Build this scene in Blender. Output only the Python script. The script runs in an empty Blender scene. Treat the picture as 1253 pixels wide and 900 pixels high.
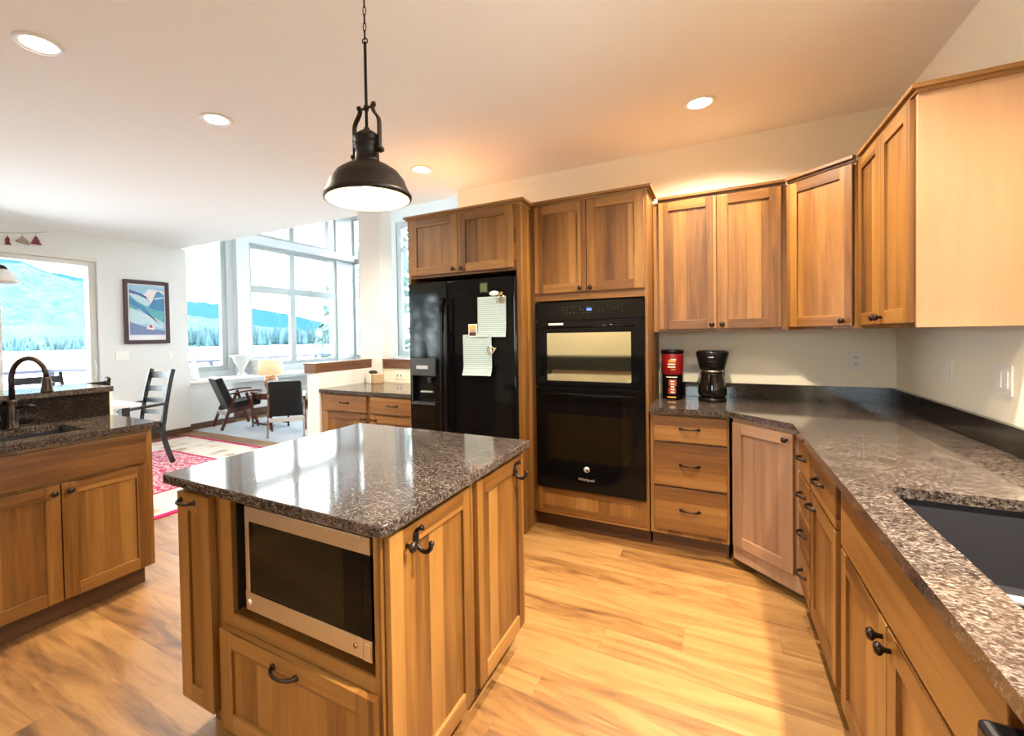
import bpy, bmesh, math, random
from mathutils import Vector, Matrix

# ------------------------------------------------------------------ scene, camera, light
scene = bpy.context.scene
COL = scene.collection
W_PX = 1253.0
F_PX = 551.7493
H_CAM = 1.385
YAW, PITCH, ROLL = 0.5059, -0.0191, 0.0169
cam_data = bpy.data.cameras.new('camera')
cam = bpy.data.objects.new('camera', cam_data)
COL.objects.link(cam)
_f = Vector((-math.sin(YAW) * math.cos(PITCH), math.cos(YAW) * math.cos(PITCH), math.sin(PITCH)))
_r = Vector((math.cos(YAW), math.sin(YAW), 0))
_d = _f.cross(_r)
_r2 = math.cos(ROLL) * _r + math.sin(ROLL) * _d
_d2 = -math.sin(ROLL) * _r + math.cos(ROLL) * _d
M = Matrix.Identity(4)
for i in range(3):
    M[i][0] = _r2[i]
    M[i][1] = -_d2[i]
    M[i][2] = -_f[i]
    M[i][3] = (0, 0, H_CAM)[i]
cam.matrix_world = M
cam_data.sensor_fit = 'HORIZONTAL'
cam_data.sensor_width = 36.0
cam_data.lens = F_PX / W_PX * 36.0
cam_data.shift_x = (626.5 - 569.8039) / W_PX
cam_data.shift_y = (420.9068 - 450.0) / W_PX
cam_data.clip_start = 0.05
cam_data.clip_end = 6000
scene.camera = cam

SKY = 9.0
CAN_W = 72.0
SINK_CAN_W = 560.0
PEND_W = 1.5
WARM = (1.0, 0.84, 0.62)
world = bpy.data.worlds.new('sky')
scene.world = world
world.use_nodes = True
bg = world.node_tree.nodes['Background']
bg.inputs[0].default_value = (0.87, 0.945, 1.0, 1)
bg.inputs[1].default_value = SKY

vs = scene.view_settings
scene.display_settings.display_device = 'sRGB'
vs.view_transform = 'Standard'
vs.look = 'None'
vs.gamma = 1.0
vs.use_curve_mapping = False
vs.exposure = 1.0
cy = scene.cycles
cy.use_denoising = True
cy.max_bounces = 10
cy.diffuse_bounces = 6
cy.glossy_bounces = 4
cy.transmission_bounces = 6
cy.transparent_max_bounces = 12
cy.caustics_reflective = False
cy.caustics_refractive = False
cy.sample_clamp_indirect = 6.0

# ------------------------------------------------------------------ materials
MATS = {}


def new_mat(name):
    m = bpy.data.materials.new(name)
    m.use_nodes = True
    nt = m.node_tree
    return m, nt, nt.nodes, nt.links, nt.nodes['Principled BSDF']


def plain(name, col, rough=0.5, metal=0.0, spec=0.5, emit=None, estr=0.0, coat=0.0, bump=0.0, bscale=80):
    m, nt, N, L, b = new_mat(name)
    b.inputs['Base Color'].default_value = (*col, 1)
    b.inputs['Roughness'].default_value = rough
    b.inputs['Metallic'].default_value = metal
    b.inputs['Specular IOR Level'].default_value = spec
    b.inputs['Coat Weight'].default_value = coat
    if emit:
        b.inputs['Emission Color'].default_value = (*emit, 1)
        b.inputs['Emission Strength'].default_value = estr
    if bump:
        tc = N.new('ShaderNodeTexCoord')
        nz = N.new('ShaderNodeTexNoise')
        nz.inputs['Scale'].default_value = bscale
        nz.inputs['Detail'].default_value = 3
        bp = N.new('ShaderNodeBump')
        bp.inputs['Strength'].default_value = bump
        bp.inputs['Distance'].default_value = 0.01
        L.new(tc.outputs['Object'], nz.inputs['Vector'])
        L.new(nz.outputs['Fac'], bp.inputs['Height'])
        L.new(bp.outputs['Normal'], b.inputs['Normal'])
    MATS[name] = m
    return m


def math_node(N, L, op, a, b=None):
    n = N.new('ShaderNodeMath')
    n.operation = op
    for i, v in enumerate((a, b)):
        if v is None:
            continue
        if isinstance(v, (int, float)):
            n.inputs[i].default_value = v
        else:
            L.new(v, n.inputs[i])
    return n.outputs[0]


def ramp(N, L, fac, stops):
    r = N.new('ShaderNodeValToRGB')
    els = r.color_ramp.elements
    while len(els) < len(stops):
        els.new(0.5)
    for e, (p, c) in zip(els, stops):
        e.position = p
        e.color = (*c, 1)
    L.new(fac, r.inputs[0])
    return r.outputs[0]


def mix_rgb(N, L, fac, a, b, mode='MIX'):
    n = N.new('ShaderNodeMix')
    n.data_type = 'RGBA'
    n.blend_type = mode
    if isinstance(fac, (int, float)):
        n.inputs[0].default_value = fac
    else:
        L.new(fac, n.inputs[0])
    for i, v in ((6, a), (7, b)):
        if isinstance(v, tuple):
            n.inputs[i].default_value = (*v, 1)
        else:
            L.new(v, n.inputs[i])
    return n.outputs[2]


def wood(name, axis, light, mid, dark, board=0.075, rough=0.38, contrast=1.0):
    """Stained hardwood; axis = grain direction; boards of varying tone across the grain."""
    m, nt, N, L, b = new_mat(name)
    tc = N.new('ShaderNodeTexCoord')
    oi = N.new('ShaderNodeObjectInfo')
    sep = N.new('ShaderNodeSeparateXYZ')
    L.new(tc.outputs['Object'], sep.inputs[0])
    off = math_node(N, L, 'MULTIPLY', oi.outputs['Random'], 37.0)
    if axis == 'z':
        across = math_node(N, L, 'ADD', sep.outputs[0], sep.outputs[1])
        along = sep.outputs[2]
    else:
        across = sep.outputs[2]
        along = math_node(N, L, 'ADD', sep.outputs[0], sep.outputs[1])
    across_o = math_node(N, L, 'ADD', across, off)
    along_o = math_node(N, L, 'ADD', along, off)
    cell = math_node(N, L, 'FLOOR', math_node(N, L, 'DIVIDE', across_o, board))
    wn = N.new('ShaderNodeTexWhiteNoise')
    wn.noise_dimensions = '1D'
    L.new(cell, wn.inputs['W'])
    cmb = N.new('ShaderNodeCombineXYZ')
    L.new(math_node(N, L, 'MULTIPLY', across_o, 26.0), cmb.inputs[0])
    L.new(math_node(N, L, 'MULTIPLY', along_o, 1.7), cmb.inputs[1])
    L.new(math_node(N, L, 'MULTIPLY', cell, 5.3), cmb.inputs[2])
    n1 = N.new('ShaderNodeTexNoise')
    n1.inputs['Scale'].default_value = 1.0
    n1.inputs['Detail'].default_value = 4
    n1.inputs['Roughness'].default_value = 0.6
    n1.inputs['Distortion'].default_value = 0.5
    L.new(cmb.outputs[0], n1.inputs['Vector'])
    cmb2 = N.new('ShaderNodeCombineXYZ')
    L.new(math_node(N, L, 'MULTIPLY', across_o, 160.0), cmb2.inputs[0])
    L.new(math_node(N, L, 'MULTIPLY', along_o, 6.0), cmb2.inputs[1])
    n2 = N.new('ShaderNodeTexNoise')
    n2.inputs['Scale'].default_value = 1.0
    n2.inputs['Detail'].default_value = 2
    L.new(cmb2.outputs[0], n2.inputs['Vector'])
    t = math_node(N, L, 'ADD', math_node(N, L, 'MULTIPLY', wn.outputs['Value'], 0.42 * contrast),
                  math_node(N, L, 'MULTIPLY', n1.outputs['Fac'], 0.62))
    t = math_node(N, L, 'ADD', t, math_node(N, L, 'MULTIPLY', n2.outputs['Fac'], 0.16))
    t = math_node(N, L, 'SUBTRACT', t, 0.08 + 0.21 * (contrast - 1) + 0.0)
    c = ramp(N, L, t, [(0.22, dark), (0.5, mid), (0.82, light)])
    L.new(c, b.inputs['Base Color'])
    b.inputs['Roughness'].default_value = rough
    bp = N.new('ShaderNodeBump')
    bp.inputs['Strength'].default_value = 0.06
    bp.inputs['Distance'].default_value = 0.002
    L.new(n2.outputs['Fac'], bp.inputs['Height'])
    L.new(bp.outputs['Normal'], b.inputs['Normal'])
    MATS[name] = m
    return m


HL, HM, HD = (0.300, 0.148, 0.040), (0.185, 0.078, 0.0155), (0.070, 0.0245, 0.0045)
wood('hickory_v', 'z', HL, HM, HD)
wood('hickory_h', 'x', HL, HM, HD, board=0.11)
wood('panel_v', 'z', (0.44, 0.26, 0.15), (0.40, 0.23, 0.125), (0.35, 0.19, 0.095), board=0.4, rough=0.3)
wood('cap_wood', 'x', (0.26, 0.13, 0.06), (0.16, 0.07, 0.03), (0.08, 0.03, 0.012), board=0.2)
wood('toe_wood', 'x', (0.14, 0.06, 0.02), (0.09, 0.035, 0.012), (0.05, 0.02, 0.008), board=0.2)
wood('mahogany', 'z', (0.12, 0.03, 0.018), (0.07, 0.016, 0.01), (0.035, 0.008, 0.006), board=0.3, rough=0.25)
wood('espresso', 'z', (0.012, 0.008, 0.008), (0.008, 0.006, 0.006), (0.005, 0.004, 0.004), board=0.3, rough=0.35)
wood('base_wood', 'x', (0.13, 0.06, 0.035), (0.09, 0.04, 0.022), (0.06, 0.025, 0.014), board=0.3)

plain('wall_paint', (0.86, 0.80, 0.655), 0.7, bump=0.02, bscale=180)
plain('wall_white', (0.72, 0.72, 0.70), 0.7, bump=0.02, bscale=180)
plain('ceiling_paint', (0.88, 0.875, 0.855), 0.8, bump=0.02, bscale=120)
plain('pale_rug', (0.50, 0.54, 0.60), 0.9, bump=0.15, bscale=90)
plain('pendant_metal', (0.010, 0.006, 0.005), 0.40, spec=0.25)
plain('white_trim', (0.74, 0.765, 0.79), 0.4)
plain('vinyl_frame', (0.46, 0.50, 0.505), 0.35)
plain('almond_frame', (0.66, 0.64, 0.58), 0.4)
plain('bronze', (0.028, 0.018, 0.014), 0.32, metal=0.7)
plain('bounce_paving', (0.62, 0.61, 0.58), 0.9)
plain('black_iron', (0.008, 0.006, 0.006), 0.38, metal=0.2, spec=0.3)
plain('black_gloss', (0.003, 0.003, 0.0035), 0.06, spec=0.16)
plain('fridge_gloss', (0.003, 0.0035, 0.0035), 0.07, spec=0.45)
plain('black_glass', (0.002, 0.002, 0.002), 0.02, spec=0.16)
plain('black_window', (0.008, 0.006, 0.003), 0.03, spec=0.25)
plain('mirror_glass', (0.62, 0.56, 0.38), 0.03, metal=1.0)
plain('black_plastic', (0.005, 0.005, 0.006), 0.28, spec=0.25)
plain('grey_plastic', (0.040, 0.046, 0.050), 0.3)
plain('stainless', (0.62, 0.58, 0.52), 0.28, metal=1.0)
plain('chrome', (0.75, 0.74, 0.72), 0.12, metal=1.0)
plain('brass', (0.45, 0.30, 0.12), 0.25, metal=1.0)
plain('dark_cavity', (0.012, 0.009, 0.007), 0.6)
plain('composite_sink', (0.022, 0.022, 0.028), 0.35)
plain('sink_rim', (0.55, 0.55, 0.56), 0.3)
plain('white_plate', (0.82, 0.80, 0.75), 0.35)
plain('slot', (0.06, 0.05, 0.05), 0.6)
plain('paper', (0.62, 0.74, 0.74), 0.7)
plain('lens_glow', (1, 1, 1), 0.5, emit=(1.0, 0.88, 0.68), estr=6.0)
plain('bulb_glow', (1, 1, 1), 0.5, emit=(1.0, 0.80, 0.52), estr=4.0)
plain('shade_white', (0.72, 0.65, 0.52), 0.45)
plain('leather', (0.004, 0.005, 0.0055), 0.36, spec=0.3, bump=0.05, bscale=120)
plain('stretcher_lit', (0.55, 0.53, 0.50), 0.7)  # wooden rear stretcher of the lounge chairs, light on it put into the colour
plain('ceramic_white', (0.82, 0.82, 0.80), 0.3)
plain('cushion', (0.76, 0.75, 0.71), 0.8, bump=0.1, bscale=60)
plain('red_can', (0.26, 0.008, 0.012), 0.3)
plain('rust_print', (0.30, 0.05, 0.02), 0.35)
plain('white_print', (0.80, 0.78, 0.72), 0.5)
plain('gold_print', (0.75, 0.33, 0.05), 0.45)
plain('green_magnet', (0.06, 0.10, 0.02), 0.5)
plain('silver_print', (0.55, 0.55, 0.55), 0.3, metal=0.6)
plain('dark_red', (0.16, 0.018, 0.018), 0.7)
plain('rust_wood', (0.34, 0.24, 0.20), 0.7)
plain('tan_wood', (0.50, 0.36, 0.22), 0.6)
plain('string', (0.35, 0.33, 0.28), 0.9)
plain('frosted', (0.72, 0.74, 0.76), 0.35)
plain('frame_plum', (0.045, 0.012, 0.018), 0.35)
plain('screen_blue', (0.01, 0.02, 0.06), 0.2, emit=(0.1, 0.2, 1.0), estr=1.2)
plain('deck_wood', (0.42, 0.42, 0.45), 0.8)
plain('rail_paint', (0.0469, 0.0500, 0.0938), 0.6)
plain('lake_water', (0.78, 0.78, 0.78), 0.5)  # white of the mirrored sky is put into the water colour
plain('hazed_hill_far', (0.0160, 0.053, 0.092), 1.0, spec=0.0)  # blue haze of the distance is put into this colour
plain('trunk_bark', (0.10, 0.09, 0.08), 0.9)
plain('table_white', (0.66, 0.68, 0.74), 0.25)
for nm, c in dict(p_sky=(0.30, 0.52, 0.68), p_cream=(0.78, 0.70, 0.68), p_blue=(0.06, 0.22, 0.42), p_indigo=(0.07, 0.09, 0.26),
                  p_teal=(0.10, 0.36, 0.42), p_pale=(0.50, 0.66, 0.72), p_slate=(0.16, 0.21, 0.38), p_red=(0.42, 0.07, 0.07), p_mat=(0.80, 0.80, 0.80)).items():
    plain(nm, c, 0.6)


def mk_noise_col(name, scale, stops, rough=1.0, spec=0.0, stretch=(1, 1, 1), detail=4):
    m, nt, N, L, b = new_mat(name)
    tc = N.new('ShaderNodeTexCoord')
    mp = N.new('ShaderNodeMapping')
    mp.inputs['Scale'].default_value = stretch
    L.new(tc.outputs['Object'], mp.inputs[0])
    nz = N.new('ShaderNodeTexNoise')
    nz.inputs['Scale'].default_value = scale
    nz.inputs['Detail'].default_value = detail
    L.new(mp.outputs[0], nz.inputs['Vector'])
    L.new(ramp(N, L, nz.outputs['Fac'], stops), b.inputs['Base Color'])
    b.inputs['Roughness'].default_value = rough
    b.inputs['Specular IOR Level'].default_value = spec
    MATS[name] = m
    return m


mk_noise_col('hazed_hill_near', 0.12, [(0.3, (0.030, 0.062, 0.088)), (0.7, (0.066, 0.100, 0.112))], stretch=(1, 1, 0.5))  # haze over the nearer slope is in these colours too
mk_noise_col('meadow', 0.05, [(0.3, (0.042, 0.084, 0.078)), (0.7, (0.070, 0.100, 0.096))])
mk_noise_col('conifer', 0.3, [(0.3, (0.026, 0.060, 0.078)), (0.7, (0.058, 0.098, 0.106))])
mk_noise_col('leafage', 1.5, [(0.3, (0.085, 0.150, 0.140)), (0.7, (0.15, 0.20, 0.185))])
mk_noise_col('lamp_ceramic', 30, [(0.35, (0.10, 0.045, 0.02)), (0.5, (0.40, 0.24, 0.14)), (0.65, (0.66, 0.52, 0.40))], rough=0.35, spec=0.5)


def mk_floor():
    m, nt, N, L, b = new_mat('plank_floor')
    tc = N.new('ShaderNodeTexCoord')
    sep = N.new('ShaderNodeSeparateXYZ')
    L.new(tc.outputs['Object'], sep.inputs[0])
    x, y = sep.outputs[0], sep.outputs[1]
    PW, PL = 0.178, 1.22
    row = math_node(N, L, 'FLOOR', math_node(N, L, 'DIVIDE', y, PW))
    w1 = N.new('ShaderNodeTexWhiteNoise')
    w1.noise_dimensions = '1D'
    L.new(row, w1.inputs['W'])
    xs = math_node(N, L, 'ADD', x, math_node(N, L, 'MULTIPLY', w1.outputs['Value'], PL))
    cell = math_node(N, L, 'FLOOR', math_node(N, L, 'DIVIDE', xs, PL))
    cid = N.new('ShaderNodeCombineXYZ')
    L.new(row, cid.inputs[0])
    L.new(cell, cid.inputs[1])
    w2 = N.new('ShaderNodeTexWhiteNoise')
    w2.noise_dimensions = '2D'
    L.new(cid.outputs[0], w2.inputs['Vector'])
    v = N.new('ShaderNodeCombineXYZ')
    L.new(math_node(N, L, 'MULTIPLY', x, 1.6), v.inputs[0])
    L.new(math_node(N, L, 'MULTIPLY', y, 11.0), v.inputs[1])
    L.new(math_node(N, L, 'MULTIPLY', w2.outputs['Value'], 40.0), v.inputs[2])
    n1 = N.new('ShaderNodeTexNoise')
    n1.inputs['Scale'].default_value = 1.0
    n1.inputs['Detail'].default_value = 6
    n1.inputs['Roughness'].default_value = 0.65
    n1.inputs['Distortion'].default_value = 1.2
    L.new(v.outputs[0], n1.inputs['Vector'])
    t = math_node(N, L, 'ADD', math_node(N, L, 'MULTIPLY', w2.outputs['Value'], 0.20), math_node(N, L, 'MULTIPLY', n1.outputs['Fac'], 0.9))
    t = math_node(N, L, 'SUBTRACT', t, 0.04)
    c = ramp(N, L, t, [(0.30, (0.058, 0.022, 0.0045)), (0.44, (0.19, 0.083, 0.018)), (0.58, (0.29, 0.145, 0.040)), (0.85, (0.36, 0.205, 0.075))])
    # joints
    fy = math_node(N, L, 'FRACT', math_node(N, L, 'DIVIDE', y, PW))
    fx = math_node(N, L, 'FRACT', math_node(N, L, 'DIVIDE', xs, PL))
    jy = math_node(N, L, 'LESS_THAN', fy, 0.012)
    jx = math_node(N, L, 'LESS_THAN', fx, 0.0022)
    j = math_node(N, L, 'MAXIMUM', jy, jx)
    c = mix_rgb(N, L, math_node(N, L, 'MULTIPLY', j, 0.55), c, (0.13, 0.06, 0.02))
    L.new(c, b.inputs['Base Color'])
    b.inputs['Roughness'].default_value = 0.46
    b.inputs['Specular IOR Level'].default_value = 1.0
    MATS['plank_floor'] = m


mk_floor()


def mk_granite(name, gain):
    m, nt, N, L, b = new_mat(name)
    tc = N.new('ShaderNodeTexCoord')
    mp = N.new('ShaderNodeMapping')
    mp.inputs['Scale'].default_value = (1.0, 1.35, 1.2)
    L.new(tc.outputs['Object'], mp.inputs[0])
    n1 = N.new('ShaderNodeTexNoise')
    n1.inputs['Scale'].default_value = 95
    n1.inputs['Detail'].default_value = 5
    n1.inputs['Roughness'].default_value = 0.7
    n1.inputs['Distortion'].default_value = 0.8
    L.new(mp.outputs[0], n1.inputs['Vector'])
    vo = N.new('ShaderNodeTexVoronoi')
    vo.inputs['Scale'].default_value = 170
    L.new(mp.outputs[0], vo.inputs['Vector'])
    n2 = N.new('ShaderNodeTexNoise')
    n2.inputs['Scale'].default_value = 9
    n2.inputs['Detail'].default_value = 3
    L.new(mp.outputs[0], n2.inputs['Vector'])
    sp = N.new('ShaderNodeSeparateColor')
    L.new(vo.outputs['Color'], sp.inputs[0])
    t = math_node(N, L, 'ADD', math_node(N, L, 'MULTIPLY', n1.outputs['Fac'], 0.75), math_node(N, L, 'MULTIPLY', sp.outputs[0], 0.22))
    t = math_node(N, L, 'ADD', t, math_node(N, L, 'MULTIPLY', n2.outputs['Fac'], 0.18))
    c = ramp(N, L, t, [(p, tuple(q * gain for q in col)) for p, col in ((0.42, (0.012, 0.009, 0.009)), (0.53, (0.050, 0.037, 0.032)), (0.64, (0.135, 0.105, 0.092)), (0.78, (0.28, 0.24, 0.215)))])
    L.new(c, b.inputs['Base Color'])
    b.inputs['Roughness'].default_value = 0.08
    b.inputs['Specular IOR Level'].default_value = 0.5
    MATS[name] = m


mk_granite('granite', 0.58)
mk_granite('granite_shaded', 0.10)  # darker copy of the granite, with the splashes' shade put into its colour


def mk_glass():
    m = bpy.data.materials.new('window_glass')
    m.use_nodes = True
    nt = m.node_tree
    N, L = nt.nodes, nt.links
    N.remove(N['Principled BSDF'])
    out = N['Material Output']
    tr = N.new('ShaderNodeBsdfTransparent')
    tr.inputs[0].default_value = (0.96, 0.985, 0.98, 1)
    gl = N.new('ShaderNodeBsdfGlossy')
    gl.inputs['Roughness'].default_value = 0.02
    fr = N.new('ShaderNodeFresnel')
    fr.inputs[0].default_value = 1.35
    mx = N.new('ShaderNodeMixShader')
    L.new(fr.outputs[0], mx.inputs[0])
    L.new(tr.outputs[0], mx.inputs[1])
    L.new(gl.outputs[0], mx.inputs[2])
    L.new(mx.outputs[0], out.inputs[0])
    MATS['window_glass'] = m
    m2 = bpy.data.materials.new('carafe_glass')
    m2.use_nodes = True
    b = m2.node_tree.nodes['Principled BSDF']
    b.inputs['Base Color'].default_value = (0.008, 0.006, 0.005, 1)
    b.inputs['Roughness'].default_value = 0.03
    MATS['carafe_glass'] = m2


mk_glass()


def mk_rug():
    m, nt, N, L, b = new_mat('rug_pile')
    tc = N.new('ShaderNodeTexCoord')
    sep = N.new('ShaderNodeSeparateXYZ')
    L.new(tc.outputs['Object'], sep.inputs[0])
    x, y = sep.outputs[0], sep.outputs[1]
    HX, HY = RUG[2] / 2, RUG[3] / 2
    dx = math_node(N, L, 'SUBTRACT', HX, math_node(N, L, 'ABSOLUTE', x))
    dy = math_node(N, L, 'SUBTRACT', HY, math_node(N, L, 'ABSOLUTE', y))
    d = math_node(N, L, 'MINIMUM', dx, dy)
    vo = N.new('ShaderNodeTexVoronoi')
    vo.feature = 'SMOOTH_F1'
    vo.inputs['Scale'].default_value = 4.5
    L.new(tc.outputs['Object'], vo.inputs['Vector'])
    wv = N.new('ShaderNodeTexWave')
    wv.wave_type = 'RINGS'
    wv.inputs['Scale'].default_value = 4.0
    wv.inputs['Distortion'].default_value = 22
    wv.inputs['Detail'].default_value = 5
    wv.inputs['Detail Roughness'].default_value = 0.7
    L.new(tc.outputs['Object'], wv.inputs['Vector'])
    field = ramp(N, L, wv.outputs['Fac'], [(0.15, (0.50, 0.045, 0.16)), (0.45, (0.58, 0.17, 0.27)), (0.80, (0.62, 0.46, 0.42))])
    mot = ramp(N, L, vo.outputs['Distance'], [(0.20, (0.42, 0.33, 0.25)), (0.34, (0.66, 0.58, 0.50)), (0.5, (0.72, 0.65, 0.57))])
    inb = math_node(N, L, 'LESS_THAN', d, 0.62)
    c = mix_rgb(N, L, inb, field, mot)
    e1 = math_node(N, L, 'LESS_THAN', d, 0.055)
    c = mix_rgb(N, L, e1, c, (0.50, 0.02, 0.13))
    i1 = math_node(N, L, 'COMPARE', d, 0.62)
    N[i1.node.name].inputs[2].default_value = 0.02
    c = mix_rgb(N, L, i1, c, (0.45, 0.03, 0.11))
    L.new(c, b.inputs['Base Color'])
    b.inputs['Roughness'].default_value = 0.95
    b.inputs['Specular IOR Level'].default_value = 0.1
    MATS['rug_pile'] = m


def mk_paper():
    m, nt, N, L, b = new_mat('printed_paper')
    tc = N.new('ShaderNodeTexCoord')
    sep = N.new('ShaderNodeSeparateXYZ')
    L.new(tc.outputs['Object'], sep.inputs[0])
    f = math_node(N, L, 'FRACT', math_node(N, L, 'MULTIPLY', sep.outputs[2], 70.0))
    ln = math_node(N, L, 'LESS_THAN', f, 0.45)
    v = N.new('ShaderNodeCombineXYZ')
    L.new(math_node(N, L, 'MULTIPLY', sep.outputs[0], 160.0), v.inputs[0])
    L.new(math_node(N, L, 'FLOOR', math_node(N, L, 'MULTIPLY', sep.outputs[2], 70.0)), v.inputs[2])
    nz = N.new('ShaderNodeTexNoise')
    nz.inputs['Scale'].default_value = 1.0
    L.new(v.outputs[0], nz.inputs['Vector'])
    w = math_node(N, L, 'GREATER_THAN', nz.outputs['Fac'], 0.42)
    k = math_node(N, L, 'MULTIPLY', math_node(N, L, 'MULTIPLY', ln, w), 0.45)
    L.new(mix_rgb(N, L, k, (0.37, 0.47, 0.47), (0.11, 0.16, 0.18)), b.inputs['Base Color'])
    b.inputs['Roughness'].default_value = 0.6
    MATS['printed_paper'] = m


mk_paper()


def mk_shade():
    m, nt, N, L, b = new_mat('lamp_linen')
    b.inputs['Base Color'].default_value = (0.80, 0.58, 0.38, 1)
    b.inputs['Roughness'].default_value = 0.8
    b.inputs['Emission Color'].default_value = (1.0, 0.62, 0.30, 1)
    b.inputs['Emission Strength'].default_value = 0.28
    MATS['lamp_linen'] = m


mk_shade()


# ------------------------------------------------------------------ mesh helpers
class MB:
    def __init__(self):
        self.v, self.f, self.m, self.mats, self.sm = [], [], [], [], []

    def mi(self, name):
        if name not in self.mats:
            self.mats.append(name)
        return self.mats.index(name)

    def add(self, verts, faces, mat, smooth=False, T=None):
        o = len(self.v)
        for p in verts:
            p = Vector(p)
            self.v.append(T @ p if T else p)
        k = self.mi(mat)
        for fc in faces:
            self.f.append([o + i for i in fc])
            self.m.append(k)
            self.sm.append(smooth)
        return self

    def box(self, x0, x1, y0, y1, z0, z1, mat, T=None):
        if x0 > x1: x0, x1 = x1, x0
        if y0 > y1: y0, y1 = y1, y0
        if z0 > z1: z0, z1 = z1, z0
        vs_ = [(x0, y0, z0), (x1, y0, z0), (x1, y1, z0), (x0, y1, z0), (x0, y0, z1), (x1, y0, z1), (x1, y1, z1), (x0, y1, z1)]
        fs = [(0, 3, 2, 1), (4, 5, 6, 7), (0, 1, 5, 4), (1, 2, 6, 5), (2, 3, 7, 6), (3, 0, 4, 7)]
        return self.add(vs_, fs, mat, T=T)

    def prism(self, poly, z0, z1, mat, T=None):
        """poly: CCW list of (x,y)"""
        a = sum(poly[i][0] * poly[(i + 1) % len(poly)][1] - poly[(i + 1) % len(poly)][0] * poly[i][1] for i in range(len(poly)))
        if a < 0:
            poly = poly[::-1]
        n = len(poly)
        vs_ = [(x, y, z0) for x, y in poly] + [(x, y, z1) for x, y in poly]
        fs = [tuple(range(n - 1, -1, -1)), tuple(range(n, 2 * n))]
        fs += [(i, (i + 1) % n, n + (i + 1) % n, n + i) for i in range(n)]
        return self.add(vs_, fs, mat, T=T)

    def lathe(self, prof, mat, seg=28, c=(0, 0, 0), axis='z', T=None, smooth=True, closed=False):
        """prof: list of (r, h) ; revolve about axis through c"""
        vs_, fs = [], []
        n = len(prof)
        for r, h in prof:
            for k in range(seg):
                a = 2 * math.pi * k / seg
                p = (r * math.cos(a), r * math.sin(a), h)
                if axis == 'y':
                    p = (p[0], p[2], -p[1])
                elif axis == 'x':
                    p = (p[2], p[0], p[1])
                vs_.append((p[0] + c[0], p[1] + c[1], p[2] + c[2]))
        rng = range(n) if closed else range(n - 1)
        for i in rng:
            j = (i + 1) % n
            for k in range(seg):
                k2 = (k + 1) % seg
                fs.append((i * seg + k, i * seg + k2, j * seg + k2, j * seg + k))
        if not closed:
            if prof[0][0] > 1e-6:
                fs.append(tuple(range(seg - 1, -1, -1)))
            if prof[-1][0] > 1e-6:
                fs.append(tuple(range((n - 1) * seg, n * seg)))
        return self.add(vs_, fs, mat, smooth, T=T)

    def tube(self, pts, r, mat, seg=10, T=None, caps=True):
        pts = [Vector(p) for p in pts]
        rs = r if isinstance(r, (list, tuple)) else [r] * len(pts)
        vs_, fs = [], []
        up = Vector((0, 0, 1))
        t0 = (pts[1] - pts[0]).normalized()
        if abs(t0.dot(up)) > 0.9:
            up = Vector((1, 0, 0))
        nrm = t0.cross(up).normalized()
        for i, p in enumerate(pts):
            if i == 0:
                t = pts[1] - pts[0]
            elif i == len(pts) - 1:
                t = pts[-1] - pts[-2]
            else:
                t = pts[i + 1] - pts[i - 1]
            t.normalize()
            nrm = (nrm - t * nrm.dot(t)).normalized()
            b = t.cross(nrm)
            for k in range(seg):
                a = 2 * math.pi * k / seg
                vs_.append(p + (nrm * math.cos(a) + b * math.sin(a)) * rs[i])
        for i in range(len(pts) - 1):
            for k in range(seg):
                k2 = (k + 1) % seg
                fs.append((i * seg + k, i * seg + k2, (i + 1) * seg + k2, (i + 1) * seg + k))
        if caps:
            fs.append(tuple(range(seg - 1, -1, -1)))
            fs.append(tuple(range((len(pts) - 1) * seg, len(pts) * seg)))
        return self.add(vs_, fs, mat, True, T=T)

    def bar(self, p0, p1, w, d, mat, up=(0, 0, 1)):
        """rectangular bar from p0 to p1; w across (perp. to up), d along up-ish"""
        p0, p1, up = Vector(p0), Vector(p1), Vector(up)
        t = (p1 - p0).normalized()
        s = t.cross(up).normalized()
        u = s.cross(t).normalized()
        vs_ = []
        for p in (p0, p1):
            for a, b in ((-1, -1), (1, -1), (1, 1), (-1, 1)):
                vs_.append(p + s * (a * w / 2) + u * (b * d / 2))
        fs = [(3, 2, 1, 0), (4, 5, 6, 7), (0, 1, 5, 4), (1, 2, 6, 5), (2, 3, 7, 6), (3, 0, 4, 7)]
        return self.add(vs_, fs, mat)

    def ball(self, c, r, mat, seg=14, rings=8, s=(1, 1, 1)):
        vs_, fs = [], []
        for i in range(rings + 1):
            th = math.pi * i / rings
            for k in range(seg):
                a = 2 * math.pi * k / seg
                vs_.append((c[0] + r * s[0] * math.sin(th) * math.cos(a), c[1] + r * s[1] * math.sin(th) * math.sin(a), c[2] + r * s[2] * math.cos(th)))
        for i in range(rings):
            for k in range(seg):
                k2 = (k + 1) % seg
                fs.append((i * seg + k, (i + 1) * seg + k, (i + 1) * seg + k2, i * seg + k2))
        return self.add(vs_, fs, mat, True)

    def build(self, name, parent=None, loc=(0, 0, 0), rotz=0.0, bevel=0.0, seg=2):
        me = bpy.data.meshes.new(name)
        me.from_pydata([tuple(v) for v in self.v], [], self.f)
        for mn in self.mats:
            me.materials.append(MATS[mn])
        me.polygons.foreach_set('material_index', self.m)
        me.polygons.foreach_set('use_smooth', self.sm)
        me.update()
        bm = bmesh.new()
        bm.from_mesh(me)
        bmesh.ops.remove_doubles(bm, verts=bm.verts, dist=1e-6)
        bmesh.ops.recalc_face_normals(bm, faces=bm.faces)
        bm.to_mesh(me)
        bm.free()
        o = bpy.data.objects.new(name, me)
        COL.objects.link(o)
        o.parent = parent
        o.location = loc
        o.rotation_euler = (0, 0, rotz)
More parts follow.
